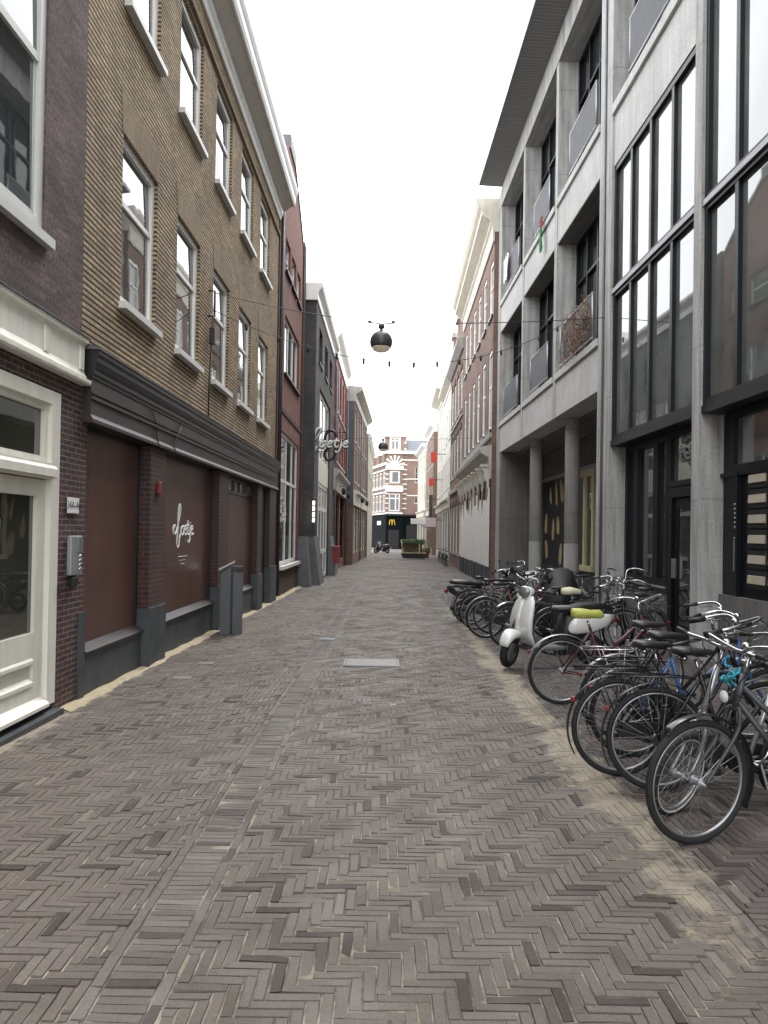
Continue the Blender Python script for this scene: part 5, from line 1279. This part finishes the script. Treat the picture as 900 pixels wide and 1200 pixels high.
def scooter(label, contact, hd, paint, seat='leather_black', name='motor_scooter', group=None, lean=2., steer=0.):
    hd = math.radians(hd); loc = (contact[0]-math.cos(hd)*.60, contact[1]-math.sin(hd)*.60, gz(contact[1]))
    t = thing(name, label, 'scooter', loc, hd, group, lean=math.radians(lean)); V = Vector
    dark = 'plastic_black'
    def wh(nm, x):
        m_ = MB(); m_.lathe([(0, -.05), (.05, -.05), (.125, -.045), (.135, -.03), (.135, .03), (.125, .045), (.05, .05), (0, .05)], (x, 0, .205), (0, 1, 0), 24); w = m_.build(nm, 'alu', t)
        MB().ring((x, 0, .205), (0, 1, 0), .158, .048, 36, 12, 1.05).build('tyre', 'rubber', w); return w
    wf = wh('front_wheel', .60); wh('rear_wheel', -.60)
    m_ = MB(); secs = []
    for i in range(11):
        a = math.radians(22+i*13.0); c = V((.60+.205*math.cos(a), 0, .225+.225*math.sin(a))); rad = V((math.cos(a), 0, math.sin(a))); k_ = math.sin(PI*(i+.6)/11.2)
        secs.append((c, (0, .055+.045*k_, 0), rad*(.02+.045*k_)))
    m_.loft(secs, 16, True, 2.4); ff = m_.build('front_fender', paint, t)
    m_ = MB()
    for s in (-1, 1): m_.tube([(.60, s*.075, .205), (.47, s*.07, .50), (.40, s*.03, .80)], .016, 8)
    fk = m_.build('fork', dark, t)
    # leg shield, bulging forwards, with a centre nose
    m_ = MB(); secs = []
    for z, x, w, b in ((.27, .30, .22, .03), (.34, .36, .26, .045), (.45, .415, .285, .06), (.60, .415, .29, .065), (.75, .385, .28, .06), (.86, .35, .25, .045), (.93, .325, .17, .025)):
        secs.append(((x, 0, z), (0, w, 0), (b, 0, 0)))
    m_.loft(secs, 24, True, 2.8); sh_ = m_.build('leg_shield', paint, t)
    m_ = MB(); m_.loft([((.44, 0, .44), (0, .07, 0), (.02, 0, 0)), ((.46, 0, .52), (0, .075, 0), (.035, 0, 0)), ((.455, 0, .68), (0, .06, 0), (.035, 0, 0)), ((.41, 0, .84), (0, .045, 0), (.028, 0, 0)), ((.375, 0, .92), (0, .03, 0), (.015, 0, 0))], 16, True, 2.5); m_.build('nose', paint, sh_)
    for s in (-1, 1): m_ = MB(); m_.loft([((.43, s*.17, .66), (0, .02, 0), (.012, 0, 0)), ((.435, s*.165, .71), (0, .03, 0), (.014, 0, 0)), ((.425, s*.16, .76), (0, .02, 0), (.012, 0, 0))], 10); m_.build('indicator', 'lamp_glass', sh_)
    m_ = MB(); m_.loft([((.36, 0, .25), (0, .17, 0), (0, 0, .03)), ((.2, 0, .245), (0, .19, 0), (0, 0, .03)), ((-.1, 0, .245), (0, .18, 0), (0, 0, .035)), ((-.2, 0, .25), (0, .15, 0), (0, 0, .04))], 16, True, 5); m_.build('floorboard', 'slab_grey' if paint != 'scooter_black' else dark, t)
    m_ = MB(); m_.loft([((-.12, 0, .33), (0, .15, 0), (0, 0, .10)), ((-.2, 0, .47), (0, .16, 0), (0, 0, .22)), ((-.45, 0, .54), (0, .15, 0), (0, 0, .19)), ((-.75, 0, .60), (0, .13, 0), (0, 0, .12)), ((-.92, 0, .66), (0, .07, 0), (0, 0, .05))], 20, True, 2.8); m_.build('body', dark, t)
    for s in (-1, 1):
        m_ = MB(); m_.loft([((-.20, s*.13, .50), (.0, .03, 0), (0, 0, .06)), ((-.32, s*.15, .54), (0, .05, 0), (0, 0, .115)), ((-.55, s*.15, .56), (0, .05, 0), (0, 0, .12)), ((-.78, s*.12, .60), (0, .045, 0), (0, 0, .09)), ((-.93, s*.08, .64), (0, .02, 0), (0, 0, .035))], 18, True, 2.4); m_.build('side_panel', paint, t)
    m_ = MB(); m_.loft([((-.05, 0, .73), (0, .06, 0), (0, 0, .02)), ((-.10, 0, .755), (0, .12, 0), (0, 0, .045)), ((-.35, 0, .755), (0, .14, 0), (0, 0, .05)), ((-.45, 0, .78), (0, .14, 0), (0, 0, .055)), ((-.78, 0, .79), (0, .12, 0), (0, 0, .05)), ((-.88, 0, .78), (0, .06, 0), (0, 0, .025))], 18, True, 2.6); m_.build('seat', seat, t)
    m_ = MB(); m_.loft([((.24, 0, 1.0), (0, .05, 0), (0, 0, .03)), ((.29, 0, 1.0), (0, .10, 0), (0, 0, .055)), ((.35, 0, .99), (0, .10, 0), (0, 0, .075)), ((.40, 0, .985), (0, .075, 0), (0, 0, .07))], 18, True, 2.2); hs = m_.build('headset', paint, t)
    m_ = MB(); m_.lathe([(.078, -.01), (.08, .01), (.072, .022), (.066, .02)], (.40, 0, .985), (1, 0, 0), 24); hl = m_.build('headlight', 'chrome', t)
    MB().lathe([(.068, .018), (.05, .035), (0, .042)], (.40, 0, .985), (1, 0, 0), 20).build('lens', 'glass_curtain', hl)
    m_ = MB()
    m_.tube([(.20, -.33, 1.02), (.26, -.2, 1.02), (.30, -.08, 1.0), (.30, .08, 1.0), (.26, .2, 1.02), (.20, .33, 1.02)], .013, 8)
    hb = m_.build('handlebar', dark, t)
    for s in (-1, 1):
        MB().tube([(.235, s*.24, 1.02), (.195, s*.35, 1.02)], .02, 8).build('grip', dark, hb)
        m_ = MB(); m_.tube([(.28, s*.2, 1.03), (.27, s*.25, 1.20)], .006, 5); m_.lathe([(0, 0), (.05, .004), (.055, .015), (0, .022)], (.26, s*.26, 1.22), (1, 0, 0), 14); m_.build('mirror', dark, hb)
    m_ = MB(); m_.rbox(-.5, -.1, -.1, .1, .14, .34, .03); m_.tube([(-.25, -.13, .22), (-.9, -.15, .26)], .045, 10); m_.tube([(-.05, .1, .2), (-.1, .2, .01)], .01, 6); m_.build('engine', dark, t)
    m_ = MB(); m_.rbox(-.99, -.94, -.05, .05, .56, .64, .01); m_.build('tail_light', 'red_plastic', t)
    m_ = MB(); m_.rbox(-.97, -.955, -.06, .06, .38, .5, .003); m_.build('number_plate', 'sign_white', t)
    Hb = V((.47, 0, .50)); ax = V((-.26, 0, .86)).normalized(); Mx = Matrix.Translation(Hb) @ Matrix.Rotation(math.radians(steer), 4, ax) @ Matrix.Translation(-Hb)
    for o in (wf, ff, fk, hs, hl, hb): o.matrix_basis = Mx
    return t
scooter('white retro motor scooter with black seat facing the street between the bicycles', (1.66, 10.1), 196, 'scooter_white', steer=38)
scooter('black moped at the far end of the parked bicycle row', (2.85, 16.3), 10, 'scooter_black', group=None)
scooter('black motor scooter in the far distance on the left, nearer of the two', (-.75, 74), 200, 'scooter_black')
scooter('black motor scooter in the far distance on the left, farther of the two', (-.55, 77.5), 215, 'scooter_black')

# motor scooter under a black rain cover, behind the white scooter
t = thing('covered_scooter', 'motor scooter under a loose black cover, behind the white scooter', 'scooter', (3.0, 13.0, gz(13)), math.radians(70))
def cover(secs, name):
    m_ = MB(); m_.loft(secs, 28, True, 2.5)
    R_ = random.Random(2); vs = []
    for x, y, z in m_.v:
        k_ = .018*math.sin(9*x+5*z)+.015*math.sin(14*y+11*z+2*x); vs.append((x+k_, y+k_*1.2, z+k_*.6))
    m_.v = vs; return m_.build(name, 'black_cloth', t)
cover([((-.85, 0, .55), (0, .12, 0), (0, 0, .25)), ((-.75, 0, .5), (0, .24, 0), (0, 0, .42)), ((-.3, 0, .48), (0, .28, 0), (0, 0, .43)), ((.0, 0, .48), (0, .26, 0), (0, 0, .42)), ((.25, 0, .62), (0, .30, 0), (0, 0, .56)), ((.42, 0, .64), (0, .26, 0), (0, 0, .56)), ((.6, 0, .45), (0, .16, 0), (0, 0, .36)), ((.75, 0, .35), (0, .08, 0), (0, 0, .2))], 'cover')
m_ = MB(); m_.ring((.62, 0, .2), (0, 1, 0), .155, .045, 30, 8); m_.ring((-.6, 0, .2), (0, 1, 0), .155, .045, 30, 8); m_.build('tyre', 'rubber', t)
# ================================================================== CAMERA, LIGHT, SKY
w = bpy.data.worlds.new('World'); sc.world = w; w.use_nodes = True; nt = w.node_tree
bg = nt.nodes['Background']; sky = nt.nodes.new('ShaderNodeTexSky'); sky.sky_type = 'NISHITA'; sky.sun_disc = False
SE, SRz = math.radians(55), math.radians(20)
sky.sun_elevation = SE; sky.sun_rotation = SRz; sky.altitude = 0; sky.air_density = 1.2; sky.dust_density = 6; sky.ozone_density = 1
hs = nt.nodes.new('ShaderNodeHueSaturation'); hs.inputs['Saturation'].default_value = .06
L(nt, sky.outputs[0], hs.inputs['Color'])
# an overcast layer evens the clear sky out
mx = nt.nodes.new('ShaderNodeMix'); mx.data_type = 'RGBA'; mx.inputs[0].default_value = .72; mx.inputs[7].default_value = (17.5, 17.9, 18.4, 1)
L(nt, hs.outputs[0], mx.inputs[6]); L(nt, mx.outputs[2], bg.inputs[0]); bg.inputs[1].default_value = .125
sd = bpy.data.lights.new('sun', 'SUN'); sd.energy = .9; sd.angle = math.radians(25); sd.color = (1, .975, .94)
so = bpy.data.objects.new('sun', sd); C.objects.link(so)
dirv = Vector((math.sin(SRz)*math.cos(SE), math.cos(SRz)*math.cos(SE), math.sin(SE)))
so.rotation_euler = dirv.to_track_quat('Z', 'Y').to_euler(); so.location = (0, 0, 30)

PT, RL = .0133, .0163
cam = bpy.data.cameras.new('camera'); co = bpy.data.objects.new('camera', cam); C.objects.link(co); sc.camera = co
cam.sensor_fit = 'VERTICAL'; cam.sensor_height = 36; cam.sensor_width = 27; cam.lens = 27; cam.shift_y = 12/1200; cam.clip_start = .05; cam.clip_end = 2000
r = Vector((1, 0, 0)); f = Vector((0, math.cos(PT), math.sin(PT))); u = Vector((0, -math.sin(PT), math.cos(PT)))
r2 = r*math.cos(RL)+u*math.sin(RL); u2 = u*math.cos(RL)-r*math.sin(RL)
co.matrix_world = Matrix(((r2.x, u2.x, -f.x, 0), (r2.y, u2.y, -f.y, 0), (r2.z, u2.z, -f.z, 1.65), (0, 0, 0, 1)))
sc.view_settings.view_transform = 'Standard'; sc.view_settings.look = 'None'; sc.view_settings.gamma = 1; sc.view_settings.exposure = .92
sc.render.resolution_x = 768; sc.render.resolution_y = 1024
sc.cycles.max_bounces = 6; sc.cycles.diffuse_bounces = 3; sc.cycles.glossy_bounces = 3; sc.cycles.transmission_bounces = 3
sc.cycles.use_denoising = True; sc.cycles.denoising_prefilter = 'NONE'; sc.cycles.denoising_input_passes = 'RGB_ALBEDO_NORMAL'
